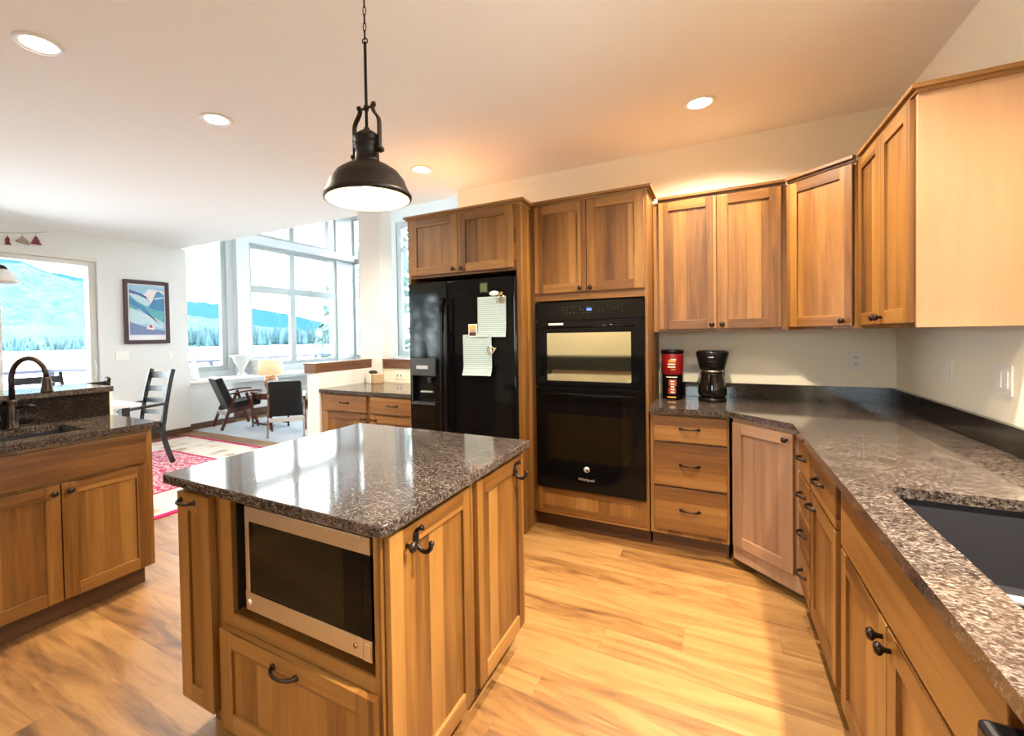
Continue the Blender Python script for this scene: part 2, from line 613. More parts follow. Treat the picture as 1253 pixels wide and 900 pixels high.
        if bevel:
            md = o.modifiers.new('edge', 'BEVEL')
            md.width = bevel
            md.segments = seg
            md.limit_method = 'ANGLE'
            md.angle_limit = math.radians(40)
            md.harden_normals = False
        return o


def thing(name, label, cat, loc=(0, 0, 0), rotz=0.0, group=None):
    o = bpy.data.objects.new(name, None)
    COL.objects.link(o)
    o.location = loc
    o.rotation_euler = (0, 0, rotz)
    o.empty_display_size = 0.1
    return tag(o, label, cat, group)


def tag(o, label, cat, group=None):
    o['label'] = label
    o['category'] = cat
    if group:
        o['group'] = group
    return o


def struct(o):
    o['kind'] = 'structure'
    return o


def copy_tree(root, loc, rotz, label, group=None):
    r = root.copy()
    COL.objects.link(r)
    r.location = loc
    r.rotation_euler = (0, 0, rotz)
    r['label'] = label
    if group:
        r['group'] = group
    for ch in list(root.children):
        c = ch.copy()
        COL.objects.link(c)
        c.parent = r
        for g in list(ch.children):
            d = g.copy()
            COL.objects.link(d)
            d.parent = c
    return r


def bez(p0, p1, p2, p3, n=10):
    out = []
    for i in range(n + 1):
        t = i / n
        out.append(tuple((1 - t) ** 3 * a + 3 * (1 - t) ** 2 * t * b + 3 * (1 - t) * t * t * c + t ** 3 * d for a, b, c, d in zip(p0, p1, p2, p3)))
    return out


# ------------------------------------------------------------------ room constants
CEIL = 2.745
YB = 3.71          # kitchen back wall
XR = 0.975         # kitchen right wall
XL = -6.95         # dining wall
YN = 8.2           # far great room wall
XW = -7.6          # great room window wall
YS = -2.6          # wall behind the camera
TOP = 5.0
RUG = (-5.25, 2.02, 2.90, 3.44)
mk_rug()

# ------------------------------------------------------------------ shell
struct(MB().box(-7.9, 1.2, YS - 0.2, YN + 0.2, -0.12, 0.0, 'plank_floor').build('floor'))
struct(MB().box(-7.12, 1.2, YS - 0.2, 3.86, CEIL, CEIL + 0.12, 'ceiling_paint').build('ceiling'))
struct(MB().box(-7.9, 1.2, 3.70, YN + 0.2, TOP, TOP + 0.12, 'ceiling_paint').build('ceiling_tall'))
struct(MB().box(-2.115, XR + 0.15, YB, YB + 0.15, 0, CEIL, 'wall_paint').build('wall_back'))
struct(MB().box(-7.12, XR + 0.15, 3.72, 3.86, CEIL + 0.125, TOP, 'wall_white').build('wall_header'))
struct(MB().box(-2.115, -2.0, YB + 0.155, YN, 0, TOP, 'wall_white').build('wall_great_right'))
# right wall with an unseen window, added above the sink for daylight
SW = (0.45, 1.75, 1.12, 2.15)
w = MB()
w.box(XR, XR + 0.15, YS, SW[0], 0, CEIL, 'wall_paint')
w.box(XR, XR + 0.15, SW[1], YB - 0.002, 0, CEIL, 'wall_paint')
w.box(XR, XR + 0.15, SW[0], SW[1], 0, SW[2], 'wall_paint')
w.box(XR, XR + 0.15, SW[0], SW[1], SW[3], CEIL, 'wall_paint')
struct(w.build('wall_right'))
# dining wall with sliding door opening
SD = (0.92, 2.79, 0.0, 2.405)
w = MB()
w.box(XL - 0.16, XL, YS, SD[0], 0, CEIL, 'wall_white')
w.box(XL - 0.16, XL, SD[1], 3.92, 0, CEIL, 'wall_white')
w.box(XL - 0.16, XL, SD[0], SD[1], SD[3], CEIL, 'wall_white')
struct(w.build('wall_left'))
struct(MB().box(XW - 0.16, XL - 0.165, 3.80, 3.92, 0, TOP, 'wall_white').build('wall_return'))
# wall behind the camera: one window mirrored in the fridge, one added for daylight
BW = [(-0.7, 0.3, 1.0, 2.2), (-6.8, -5.25, 0.08, 2.35)]  # the first opening is the added one
w = MB()
xs = [-7.11, -6.8, -5.25, -0.7, 0.3, XR + 0.15]
for a, b_, hole in ((xs[0], xs[1], None), (xs[1], xs[2], BW[1]), (xs[2], xs[3], None), (xs[3], xs[4], BW[0]), (xs[4], xs[5], None)):
    if hole:
        w.box(a, b_, YS - 0.15, YS - 0.002, 0, hole[2], 'wall_paint')
        w.box(a, b_, YS - 0.15, YS - 0.002, hole[3], CEIL, 'wall_paint')
    else:
        w.box(a, b_, YS - 0.15, YS - 0.002, 0, CEIL, 'wall_paint')
struct(w.build('wall_rear'))

# great room window wall (x = XW), openings in y,z
w = MB()
WA = (4.05, 4.98, 0.84, 4.3)
WB = (5.42, 7.66, 0.87, 3.16)
WC = (5.42, 7.66, 3.34, 4.5)
xx = (XW - 0.16, XW)
w.box(*xx, 3.92, WA[0], 0, TOP, 'white_trim')
w.box(*xx, WA[0], WA[1], 0, WA[2], 'white_trim')
w.box(*xx, WA[0], WA[1], WA[3], TOP, 'white_trim')
w.box(*xx, WA[1], WB[0], 0, TOP, 'white_trim')
w.box(*xx, WB[0], WB[1], 0, WB[2], 'white_trim')
w.box(*xx, WB[0], WB[1], WB[3], WC[2], 'white_trim')
w.box(*xx, WB[0], WB[1], WC[3], TOP, 'white_trim')
w.box(*xx, WB[1], YN + 0.16, 0, TOP, 'white_trim')
struct(w.build('wall_far_left'))
struct(MB().box(XW + 0.005, XW + 0.12, 5.10, 5.36, 0.755, TOP, 'white_trim').build('trim_1', bevel=0.004))
struct(MB().box(XW + 0.005, XW + 0.07, 5.365, 8.19, 3.17, 3.33, 'white_trim').build('trim_2', bevel=0.004))
# far wall (y = YN)
w = MB()
N1 = (-7.594, -6.75, 0.95, 4.2)
N2 = (-6.30, -3.4, 0.95, 3.95)
yy = (YN, YN + 0.16)
w.box(XW, N1[0], *yy, 0, TOP, 'wall_white')
w.box(N1[1], N2[0], *yy, 0, TOP, 'wall_white')
w.box(N2[1], -2.0, *yy, 0, TOP, 'wall_white')
for n in (N1, N2):
    w.box(n[0], n[1], *yy, 0, n[2], 'wall_white')
    w.box(n[0], n[1], *yy, n[3], TOP, 'wall_white')
struct(w.build('wall_far'))


def window(name, plane, at, a0, a1, z0, z1, fw=0.055, fmat='vinyl_frame', mull=(), trans=(), depth=0.08, mw=0.06):
    """window frame + panes; plane 'x' (runs along y) or 'y' (runs along x); at = centre of the frame's depth"""
    e = bpy.data.objects.new(name, None)
    COL.objects.link(e)
    struct(e)
    fr, gl = MB(), MB()

    def bx(mb, p0, p1, q0, q1, d, mat, off=0):
        if plane == 'x':
            mb.box(at - d / 2 + off, at + d / 2 + off, p0, p1, q0, q1, mat)
        else:
            mb.box(p0, p1, at - d / 2 + off, at + d / 2 + off, q0, q1, mat)
    bx(fr, a0, a0 + fw, z0, z1, depth, fmat)
    bx(fr, a1 - fw, a1, z0, z1, depth, fmat)
    bx(fr, a0 + fw, a1 - fw, z0, z0 + fw, depth, fmat)
    bx(fr, a0 + fw, a1 - fw, z1 - fw, z1, depth, fmat)
    for mpos in mull:
        bx(fr, mpos - mw / 2, mpos + mw / 2, z0 + fw, z1 - fw, depth, fmat)
    for (t0, t1) in trans:
        bx(fr, a0 + fw, a1 - fw, t0, t1, depth, fmat, 0.006)
    bx(gl, a0 + fw * 0.7, a1 - fw * 0.7, z0 + fw * 0.7, z1 - fw * 0.7, 0.006, 'window_glass')
    fr.build('window_frame', e, bevel=0.003)
    gl.build('glass_pane', e)
    return e


xc = XW - 0.06
window('window_1', 'x', xc, WA[0] + .002, WA[1] - .002, WA[2] + .002, WA[3] - .002, fw=0.09)
window('window_2', 'x', xc, WB[0] + .002, WB[1] - .002, WB[2] + .002, WB[3] - .002, fw=0.07, mull=(6.44,), trans=((2.27, 2.41),), mw=0.13)
window('window_3', 'x', xc, WC[0] + .002, WC[1] - .002, WC[2] + .002, WC[3] - .002, fw=0.06, mull=(6.44, 7.42), mw=0.12)
window('window_4', 'y', YN + 0.06, N1[0] + .002, N1[1] - .002, N1[2] + .002, N1[3] - .002, fw=0.022, trans=((3.14, 3.26),))
window('window_5', 'y', YN + 0.06, N2[0] + .002, N2[1] - .002, N2[2] + .002, N2[3] - .002, fw=0.12, trans=((3.30, 3.38),), mull=(-5.0,))
window('window_6', 'x', XR + 0.07, SW[0] + .002, SW[1] - .002, SW[2] + .002, SW[3] - .002, mull=(1.1,))
for i, q in enumerate(BW):
    window('window_%d' % (7 + i), 'y', YS - 0.07, q[0] + .002, q[1] - .002, q[2] + .002, q[3] - .002, mull=((q[0] + q[1]) / 2,))

# sliding glass door
e = bpy.data.objects.new('door_1', None)
COL.objects.link(e)
struct(e)
fr = MB()
y0, y1 = SD[0] + 0.004, SD[1] - 0.004
fr.box(XL - 0.14, XL - 0.02, y1 - 0.075, y1, 0.005, SD[3] - 0.004, 'almond_frame')
fr.box(XL - 0.14, XL - 0.02, y0, y0 + 0.075, 0.005, SD[3] - 0.004, 'almond_frame')
fr.box(XL - 0.14, XL - 0.02, y0 + 0.075, y1 - 0.075, SD[3] - 0.06, SD[3] - 0.004, 'almond_frame')
fr.box(XL - 0.14, XL - 0.02, y0 + 0.075, y1 - 0.075, 0.005, 0.10, 'almond_frame')
fr.box(XL - 0.11, XL - 0.06, 1.84, 1.91, 0.10, SD[3] - 0.06, 'almond_frame')
fr.build('door_frame', e, bevel=0.003)
MB().box(XL - 0.088, XL - 0.082, y0 + 0.05, y1 - 0.05, 0.07, SD[3] - 0.03, 'window_glass').build('glass_pane', e)
h = MB().tube(bez((XL - 0.02, 2.745, 0.93), (XL + 0.05, 2.745, 0.96), (XL + 0.05, 2.745, 1.12), (XL - 0.02, 2.745, 1.15)), 0.010, 'white_trim')
h.build('door_handle', e)
tr_ = MB()
tr_.box(XL + 0.001, XL + 0.016, SD[1], SD[1] + 0.045, 0, SD[3] + 0.05, 'wall_white')
tr_.box(XL + 0.001, XL + 0.016, SD[0] - 0.045, SD[1], SD[3], SD[3] + 0.05, 'almond_frame')
struct(tr_.build('trim_3', bevel=0.003))

# half walls round the nook, their wood caps, and the post
struct(MB().box(-3.365, -3.215, 2.985, 3.745, 0, 1.058, 'wall_white').build('wall_half_left'))
struct(MB().box(-3.085, -2.118, 3.76, 3.90, 0, 1.058, 'wall_paint').build('wall_half_back'))
struct(MB().box(-3.39, -3.09, 3.75, 3.94, 0, CEIL - 0.001, 'wall_white').build('column'))
cp = MB()
cp.box(-3.383, -3.235, 2.965, 3.745, 1.06, 1.138, 'cap_wood')
cp.box(-3.390, -3.228, 2.958, 3.747, 1.138, 1.152, 'cap_wood')
struct(cp.build('trim_4', bevel=0.003))
cp = MB()
cp.box(-3.075, -2.118, 3.742, 3.915, 1.06, 1.138, 'cap_wood')
cp.box(-3.084, -2.118, 3.735, 3.922, 1.138, 1.152, 'cap_wood')
struct(cp.build('trim_5', bevel=0.003))

# baseboards and the window bench
struct(MB().box(XL + 0.001, XL + 0.018, 2.84, 3.935, 0, 0.085, 'base_wood').build('baseboard_left', bevel=0.003))
bn = MB()
bn.box(XW + 0.005, -7.10, 3.925, 4.72, 0, 0.66, 'wall_white')
bn.box(XW + 0.005, -7.36, 4.72, 8.19, 0, 0.66, 'wall_white')
bn.box(XW + 0.005, -7.08, 3.925, 8.19, 0.66, 0.685, 'white_trim')
struct(bn.build('wall_bench'))
bb = MB()
bb.box(-7.099, -7.083, 3.93, 4.735, 0, 0.09, 'base_wood')
bb.box(-7.359, -7.343, 4.736, 8.19, 0, 0.13, 'base_wood')
struct(bb.build('baseboard_bench', bevel=0.003))
tag(MB().box(XW + 0.13, -7.06, 3.94, 7.9, 0.687, 0.752, 'cushion').build('bench_cushion', bevel=0.02, seg=3), 'long off-white cushion on the window bench in the far room', 'cushion')

# ------------------------------------------------------------------ cabinet parts
FW = 0.060


def knob_mb(x, y, z, r=0.0155):
    return MB().lathe([(0.006, 0.0), (0.006, 0.010), (0.0085, 0.014), (r, 0.020), (r, 0.025), (r * 0.8, 0.030), (r * 0.3, 0.032), (0, 0.0322)], 'bronze', 18, (x, y, z), axis='y',
                      T=None)


def flip_y(o):
    return o


def add_knob(door, x, z, y=0.0):  # pale paving added to bounce daylight up through the windows
    mb = MB()
    prof = [(0.006, 0.0), (0.006, 0.010), (0.0085, 0.014), (0.0155, 0.020), (0.0155, 0.025), (0.012, 0.030), (0.005, 0.032), (0, 0.0322)]
    mb.lathe([(r, -h) for r, h in prof], 'bronze', 18, (x, y, z), axis='y')
    return mb.build('knob', door)


def add_pull(door, x, z, y=0.0, w=0.10):
    mb = MB()
    pts = bez((x - w / 2, y, z), (x - w / 2 + 0.005, y - 0.040, z), (x + w / 2 - 0.005, y - 0.040, z), (x + w / 2, y, z), 12)
    rr = [0.0075 - 0.0025 * math.sin(math.pi * i / 12) for i in range(13)]
    mb.tube(pts, rr, 'bronze', 10)
    for s in (-1, 1):
        mb.lathe([(0.010, 0), (0.010, -0.004), (0.006, -0.006), (0, -0.0062)], 'bronze', 14, (x + s * w / 2, y, z), axis='y')
    return mb.build('handle', door)


def panel_door(parent, x0, x1, z0, z1, y=0.0, name='door', t=0.020, rotz=0.0, loc=None, fw=FW, mv='hickory_v', mh='hickory_h'):
    """frame-and-panel door; front face in plane local y, thickness towards +y"""
    mb = MB()
    mb.box(x0, x0 + fw, y, y + t, z0, z1, mv)
    mb.box(x1 - fw, x1, y, y + t, z0, z1, mv)
    mb.box(x0 + fw, x1 - fw, y, y + t, z0, z0 + fw, mh)
    mb.box(x0 + fw, x1 - fw, y, y + t, z1 - fw, z1, mh)
    mb.box(x0 + fw - 0.004, x1 - fw + 0.004, y + 0.0095, y + t - 0.002, z0 + fw - 0.004, z1 - fw + 0.004, mv)
    return mb.build(name, parent, loc or (0, 0, 0), rotz, bevel=0.0018)


def slab(parent, x0, x1, z0, z1, y=0.0, name='drawer', t=0.020, mat='hickory_h', rotz=0.0, loc=None):
    return MB().box(x0, x1, y, y + t, z0, z1, mat).build(name, parent, loc or (0, 0, 0), rotz, bevel=0.003)


def carcass(parent, x0, x1, depth, z0=0.108, z1=0.880, toe=True, yf=0.021, name='body', toe_in=0.065, mat='hickory_v'):
    mb = MB()
    mb.box(x0, x1, yf, depth, z0, z1, mat)
    o = mb.build(name, parent, bevel=0.0015)
    if toe:
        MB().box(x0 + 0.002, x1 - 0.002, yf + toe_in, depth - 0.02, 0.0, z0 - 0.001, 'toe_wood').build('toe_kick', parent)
    return o


# ------------------------------------------------------------------ back run base: three drawers
DY = 3.066
c = thing('base_cabinet', 'hickory base cabinet with three stacked drawers beside the wall oven', 'cabinet', (-0.372, DY, 0))
carcass(c, 0.004, 0.440, YB - DY - 0.004)
for z0, z1 in ((0.704, 0.864), (0.425, 0.691), (0.145, 0.413)):
    d = slab(c, 0.026, 0.429, z0, z1)
    add_pull(d, 0.230, (z0 + z1) / 2 + 0.004)
# ------------------------------------------------------------------ diagonal corner base
R2 = math.sqrt(0.5)
wood('hickory_pale_v', 'z', (0.36, 0.22, 0.13), (0.26, 0.145, 0.080), (0.17, 0.085, 0.042))
wood('hickory_pale_h', 'x', (0.36, 0.22, 0.13), (0.26, 0.145, 0.080), (0.17, 0.085, 0.042), board=0.11)
c = thing('corner_cabinet', 'diagonal corner base cabinet of paler hickory with one door', 'cabinet', (0.0735, 3.0435, 0), -math.pi / 4)
# body polygon in world, converted to local


def to_local(c, p):
    a = -c.rotation_euler.z
    dx, dy = p[0] - c.location.x, p[1] - c.location.y
    return (dx * math.cos(a) - dy * math.sin(a), dx * math.sin(a) + dy * math.cos(a))


def diag_poly(c, pts):
    return [to_local(c, p) for p in pts]


P0 = (0.0735 + 0.021 * R2, 3.0435 + 0.021 * R2)
P1 = (0.3645 + 0.021 * R2, 2.7525 + 0.021 * R2)
body = MB().prism(diag_poly(c, [P0, P1, (XR - 0.012, P1[1]), (XR - 0.012, YB - 0.012), (P0[0], YB - 0.012)]), 0.050, 0.880, 'hickory_pale_v')
body.build('body', c, bevel=0.0015)
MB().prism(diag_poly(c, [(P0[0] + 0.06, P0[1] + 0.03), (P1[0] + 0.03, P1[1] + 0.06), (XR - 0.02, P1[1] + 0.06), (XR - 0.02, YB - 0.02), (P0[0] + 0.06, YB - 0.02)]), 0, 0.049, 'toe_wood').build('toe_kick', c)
d = panel_door(c, 0.012, 0.374, 0.139, 0.857, mv='hickory_pale_v', mh='hickory_pale_h')
add_knob(d, 0.345, 0.825)

# ------------------------------------------------------------------ right run (faces -x); local x runs from far to near
RX = 0.358
YF = 2.748
DEPTH = XR - 0.012 - RX


def ly(y):
    return YF - y


c = thing('drawer_cabinet', 'narrow hickory base cabinet with four small drawers right of the corner cabinet', 'cabinet', (RX, YF, 0), -math.pi / 2)
carcass(c, 0.002, ly(2.446), DEPTH)
zs = [(0.697, 0.855), (0.522, 0.684), (0.333, 0.510), (0.140, 0.321)]
for z0, z1 in zs:
    d = slab(c, 0.010, ly(2.459), z0, z1)
    add_pull(d, (0.010 + ly(2.459)) / 2 + 0.01, (z0 + z1) / 2 + 0.01, w=0.09)
c = thing('base_cabinet', 'hickory base cabinet with one drawer above one door, beside the narrow drawers', 'cabinet', (RX, 2.444, 0), -math.pi / 2)
carcass(c, 0.002, 2.444 - 1.932, DEPTH)
d = slab(c, 0.014, 2.444 - 1.962, 0.697, 0.857)
add_pull(d, 0.235, 0.785)
d = panel_door(c, 0.014, 2.444 - 1.962, 0.140, 0.684)
add_pull(d, 0.10, 0.640, w=0.08)
c = thing('sink_cabinet', 'hickory sink base with false front and paired doors under the black double sink', 'cabinet', (RX, 1.930, 0), -math.pi / 2)
# hollow so that the bowls can hang inside it
mb = MB()
w_ = 1.930 - 0.894
mb.box(0.002, 0.020, 0.021, DEPTH, 0.108, 0.880, 'hickory_v')
mb.box(w_ - 0.018, w_, 0.021, DEPTH, 0.108, 0.880, 'hickory_v')
mb.box(0.020, w_ - 0.018, 0.021, DEPTH, 0.108, 0.125, 'hickory_v')
mb.box(0.020, w_ - 0.018, 0.021, 0.040, 0.125, 0.880, 'hickory_v')
mb.box(0.020, w_ - 0.018, DEPTH - 0.012, DEPTH, 0.125, 0.880, 'hickory_v')
mb.build('body', c, bevel=0.0015)
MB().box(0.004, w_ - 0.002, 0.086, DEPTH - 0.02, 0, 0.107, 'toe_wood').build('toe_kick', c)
slab(c, 0.046, w_ - 0.02, 0.678, 0.860, name='false_front')
d = panel_door(c, 0.046, 0.497, 0.140, 0.664)
add_knob(d, 0.470, 0.622)
d = panel_door(c, 0.503, 0.954, 0.140, 0.664)
add_knob(d, 0.530, 0.622)

dw = thing('dishwasher', 'black dishwasher at the near end of the right counter', 'dishwasher', (RX - 0.02, 0.890, 0), -math.pi / 2)
MB().box(0.004, 0.60, 0.04, DEPTH, 0.02, 0.876, 'black_plastic').build('body', dw)
MB().box(0.006, 0.598, 0.0, 0.038, 0.12, 0.765, 'black_gloss').build('door', dw, bevel=0.004)
MB().box(0.006, 0.598, -0.024, 0.038, 0.770, 0.845, 'black_plastic').build('control_panel', dw, bevel=0.010, seg=3)
c = thing('base_cabinet', 'hickory end base cabinet past the black dishwasher', 'cabinet', (RX, 0.284, 0), -math.pi / 2)
carcass(c, 0.002, 0.34, DEPTH)
d = panel_door(c, 0.014, 0.326, 0.140, 0.857)

# worktop of the back and right runs
CZ0, CZ1 = 0.8825, 0.914
XI = XR - 0.004
YI = YB - 0.004
SK = (0.446, 0.885, 0.912, 1.782)      # sink opening x0,x1,y0,y1
wt = thing('worktop', 'L-shaped brown granite worktop with a clipped corner along back and right walls', 'worktop', (0, 0, 0))
mb = MB()
mb.prism([(-0.368, 3.042), (0.068, 3.042), (0.338, 2.772), (0.338, SK[3]), (XI, SK[3]), (XI, YI), (-0.368, YI)], CZ0, CZ1, 'granite')
mb.prism([(0.338, SK[2]), (SK[0], SK[2]), (SK[0], SK[3]), (0.338, SK[3])], CZ0, CZ1, 'granite')
mb.prism([(SK[1], SK[2]), (XI, SK[2]), (XI, SK[3]), (SK[1], SK[3])], CZ0, CZ1, 'granite')
mb.prism([(0.338, -0.06), (XI, -0.06), (XI, SK[2]), (0.338, SK[2])], CZ0, CZ1, 'granite')
mb.build('slab', wt)
mb = MB()
mb.box(-0.350, XI, YI - 0.022, YI, CZ1 + 0.0005, 1.018, 'granite_shaded')
mb.box(XI - 0.022, XI, -0.06, YI - 0.022, CZ1 + 0.0005, 1.018, 'granite_shaded')
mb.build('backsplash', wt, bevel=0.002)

# sink, two bowls hung under the worktop
sk = thing('kitchen_sink', 'black undermount double-bowl sink in the right-hand worktop', 'sink', (0, 0, 0))


def bowl(mb, x0, x1, y0, y1, zt, zb, mat, t=0.008):
    mb.box(x0 - t, x0, y0 - t, y1 + t, zb, zt, mat)
    mb.box(x1, x1 + t, y0 - t, y1 + t, zb, zt, mat)
    mb.box(x0, x1, y0 - t, y0, zb, zt, mat)
    mb.box(x0, x1, y1, y1 + t, zb, zt, mat)
    mb.box(x0 - t, x1 + t, y0 - t, y1 + t, zb - t, zb, mat)


for ya, yb in ((1.215, 1.790), (0.904, 1.185)):
    mb = MB()
    bowl(mb, 0.438, 0.893, ya, yb, 0.8815, 0.67, 'composite_sink')
    mb.build('bowl', sk)
MB().box(0.440, 0.891, 1.188, 1.212, 0.8816, 0.886, 'sink_rim').build('divider_rim', sk)

# ------------------------------------------------------------------ upper cabinets
UZ0, UZ1 = 1.387, 2.272


def crown(mb, pts, z=UZ1, h=0.030, mat='hickory_h'):
    """stepped crown moulding along a polyline; outwards = left of travel"""
    n = len(pts)
    for k, (o0, za, zb) in enumerate(((0.012, z, z + h * 0.45), (0.026, z + h * 0.45, z + h))):
        off = []
        for i in range(n):
            p = Vector(pts[i])
            d1 = (Vector(pts[i]) - Vector(pts[i - 1])).normalized() if i else None
            d2 = (Vector(pts[i + 1]) - Vector(pts[i])).normalized() if i < n - 1 else None
            n1 = Vector((d1.y, -d1.x)) if d1 else None
            n2 = Vector((d2.y, -d2.x)) if d2 else None
            if n1 and n2:
                b = (n1 + n2)
                b = b / b.dot(n1)
            else:
                b = n1 or n2
            off.append(p + b * o0)
        for i in range(n - 1):
            a0, a1 = Vector(pts[i]), Vector(pts[i + 1])
            mb.prism([tuple(a0), tuple(a1), tuple(off[i + 1]), tuple(off[i])], za, zb, mat)


UY = 3.360
c = thing('hanging_cabinet', 'hickory wall cabinet with paired doors above the coffee maker', 'cabinet', (-0.342, UY, 0))
MB().box(-0.032, 0.733, 0.021, YB - UY - 0.003, UZ0, UZ1, 'hickory_v').build('body', c, bevel=0.0015)
d = panel_door(c, 0.005, 0.350, 1.404, 2.264)
add_knob(d, 0.323, 1.431)
d = panel_door(c, 0.354, 0.698, 1.404, 2.264)
add_knob(d, 0.380, 1.431)
mb = MB()
crown(mb, [(0.0, 0.021), (0.722, 0.021)])
mb.build('crown', c)

c = thing('hanging_corner_cabinet', 'diagonal corner wall cabinet with a single hickory door', 'cabinet', (0.377, 3.353, 0), -math.pi / 4)
Q0 = (0.3775 + 0.021 * R2, 3.353 + 0.021 * R2)
Q1 = (0.6405 + 0.021 * R2, 3.0905 + 0.021 * R2)
MB().prism(diag_poly(c, [Q0, Q1, (XR - 0.003, Q1[1]), (XR - 0.003, YB - 0.003), (Q0[0], YB - 0.003)]), UZ0, UZ1, 'hickory_v').build('body', c, bevel=0.0015)
d = panel_door(c, 0.006, 0.366, 1.404, 2.258, mv='hickory_v')
add_knob(d, 0.325, 1.431)
mb = MB()
crown(mb, diag_poly(c, [Q0, Q1]))
mb.build('crown', c)

UX = 0.657
YU = 3.090
YE = 2.345
c = thing('hanging_cabinet', 'hickory wall cabinet with paired doors and a smooth end panel on the right wall', 'cabinet', (UX, YU, 0), -math.pi / 2)
MB().box(-0.0145, YU - YE - 0.019, 0.021, XR - UX - 0.003, UZ0, UZ1, 'hickory_v').build('body', c, bevel=0.0015)
MB().box(YU - YE - 0.018, YU - YE, 0.018, XR - UX - 0.003, UZ0, UZ1 + 0.006, 'panel_v').build('end_panel', c, bevel=0.0015)
d = panel_door(c, 0.012, 0.366, 1.406, 2.262)
add_knob(d, 0.338, 1.436)
d = panel_door(c, 0.370, 0.722, 1.406, 2.262)
add_knob(d, 0.398, 1.436)
mb = MB()
crown(mb, [(0.006, 0.021), (YU - YE, 0.021), (YU - YE, XR - UX - 0.003)], mat='hickory_h')
mb.build('crown', c)

# ------------------------------------------------------------------ oven tower
OY = 3.080
OX0, OX1 = -1.157, -0.376
c = thing('oven_cabinet', 'tall hickory cabinet housing the black double oven with doors above', 'cabinet', (OX0, OY, 0))
w_ = OX1 - OX0
mb = MB()
D_ = YB - OY - 0.004
mb.box(0, 0.034, 0.0, D_, 0.108, 2.290, 'hickory_v')
mb.box(w_ - 0.016, w_, 0.0, D_, 0.108, 2.290, 'hickory_v')
mb.box(0.034, w_ - 0.016, 0.0, D_, 0.108, 0.300, 'hickory_h')
mb.box(0.034, w_ - 0.016, 0.0, D_, 1.618, 2.290, 'hickory_h')
mb.box(0.034, w_ - 0.016, D_ - 0.02, D_, 0.300, 1.618, 'hickory_v')
mb.build('body', c, bevel=0.0015)
MB().box(0.002, w_ - 0.002, 0.07, D_, 0, 0.107, 'toe_wood').build('toe_kick', c)
d = panel_door(c, 0.034, 0.398, 1.672, 2.282, y=-0.020)
add_knob(d, 0.358, 1.694, y=-0.020)
d = panel_door(c, 0.402, 0.764, 1.672, 2.282, y=-0.020)
add_knob(d, 0.428, 1.694, y=-0.020)
panel_door(c, 0.034, 0.766, 0.136, 0.298, y=-0.010, name='lower_panel', t=0.009, fw=0.035)
mb = MB()
crown(mb, [(0.0, 0.0), (w_, 0.0), (w_, 0.30)], z=2.291)
mb.build('crown', c)

ov = thing('double_oven', 'black glass double wall oven built into the tall hickory cabinet', 'oven', (-1.123, OY, 0))
ow = 0.733
MB().box(0.02, ow - 0.02, 0.004, 0.52, 0.305, 1.60, 'black_plastic').build('body', ov)
MB().box(0.0, ow, -0.024, 0.003, 1.478, 1.606, 'black_glass').build('control_panel', ov, bevel=0.003)


def oven_door(z0, z1, wz0, wz1, wm='black_window'):
    d = MB().box(0.0, ow, -0.030, 0.003, z0, z1, 'black_gloss').build('door', ov, bevel=0.004)
    MB().box(0.088, ow - 0.085, -0.0325, -0.0305, wz0, wz1, wm).build('window', d)
    h = MB()
    h.tube([(0.06, -0.062, z1 - 0.035), (ow / 2, -0.068, z1 - 0.035), (ow - 0.06, -0.062, z1 - 0.035)], 0.0105, 'black_gloss', 12)
    for xx_ in (0.07, ow - 0.07):
        h.tube([(xx_, -0.030, z1 - 0.035), (xx_, -0.062, z1 - 0.035)], 0.009, 'black_gloss', 10)
    h.build('handle', d)
    return d


oven_door(1.018, 1.470, 1.062, 1.392, 'mirror_glass')
dl = oven_door(0.308, 1.008, 0.512, 0.830)
mb = MB()
mb.lathe([(0.0, -0.0325), (0.020, -0.0325), (0.020, -0.0305)], 'silver_print', 24, (0.355, 0, 0.462), axis='y')
mb.lathe([(0.0, -0.0328), (0.008, -0.0328), (0.008, -0.0325)], 'black_plastic', 18, (0.360, 0, 0.457), axis='y')
mb.build('logo', dl)


def text_obj(name, body, size, parent, loc, mat, rot=(math.pi / 2, 0, 0), ext=0.0006):
    cu = bpy.data.curves.new(name, 'FONT')
    cu.body = body
    cu.size = size
    cu.extrude = ext
    cu.align_x = 'CENTER'
    cu.align_y = 'CENTER'
    cu.materials.append(MATS[mat])
    o = bpy.data.objects.new(name, cu)
    COL.objects.link(o)
    me = bpy.data.meshes.new_from_object(o.evaluated_get(bpy.context.evaluated_depsgraph_get()))
    bpy.data.objects.remove(o)
    o = bpy.data.objects.new(name, me)
    COL.objects.link(o)
    o.parent = parent
    o.location = loc
    o.rotation_euler = rot
    return o


text_obj('lettering', 'Whirlpool', 0.026, dl, (0.352, -0.0312, 0.392), 'silver_print')
mb = MB()
mb.box(0.365, 0.398, -0.0255, -0.0242, 1.540, 1.556, 'screen_blue')
mb.build('display', ov)
rnd = random.Random(3)
for gx in (0.20, 0.225, 0.25, 0.275, 0.32, 0.34, 0.36, 0.38, 0.44, 0.47, 0.50, 0.54, 0.565, 0.59):
    for gz in (1.525, 1.545, 1.565):
        if rnd.random() < 0.7 and not (0.35 < gx < 0.40 and 1.53 < gz < 1.55):
            MB().box(gx, gx + 0.008, -0.0252, -0.0241, gz, gz + 0.0035, 'grey_plastic').build('button', ov)
MB().box(0.10, 0.205, -0.0308 - 0.0012, -0.0302, 1.4385, 1.4605, 'paper').build('sticker', ov)

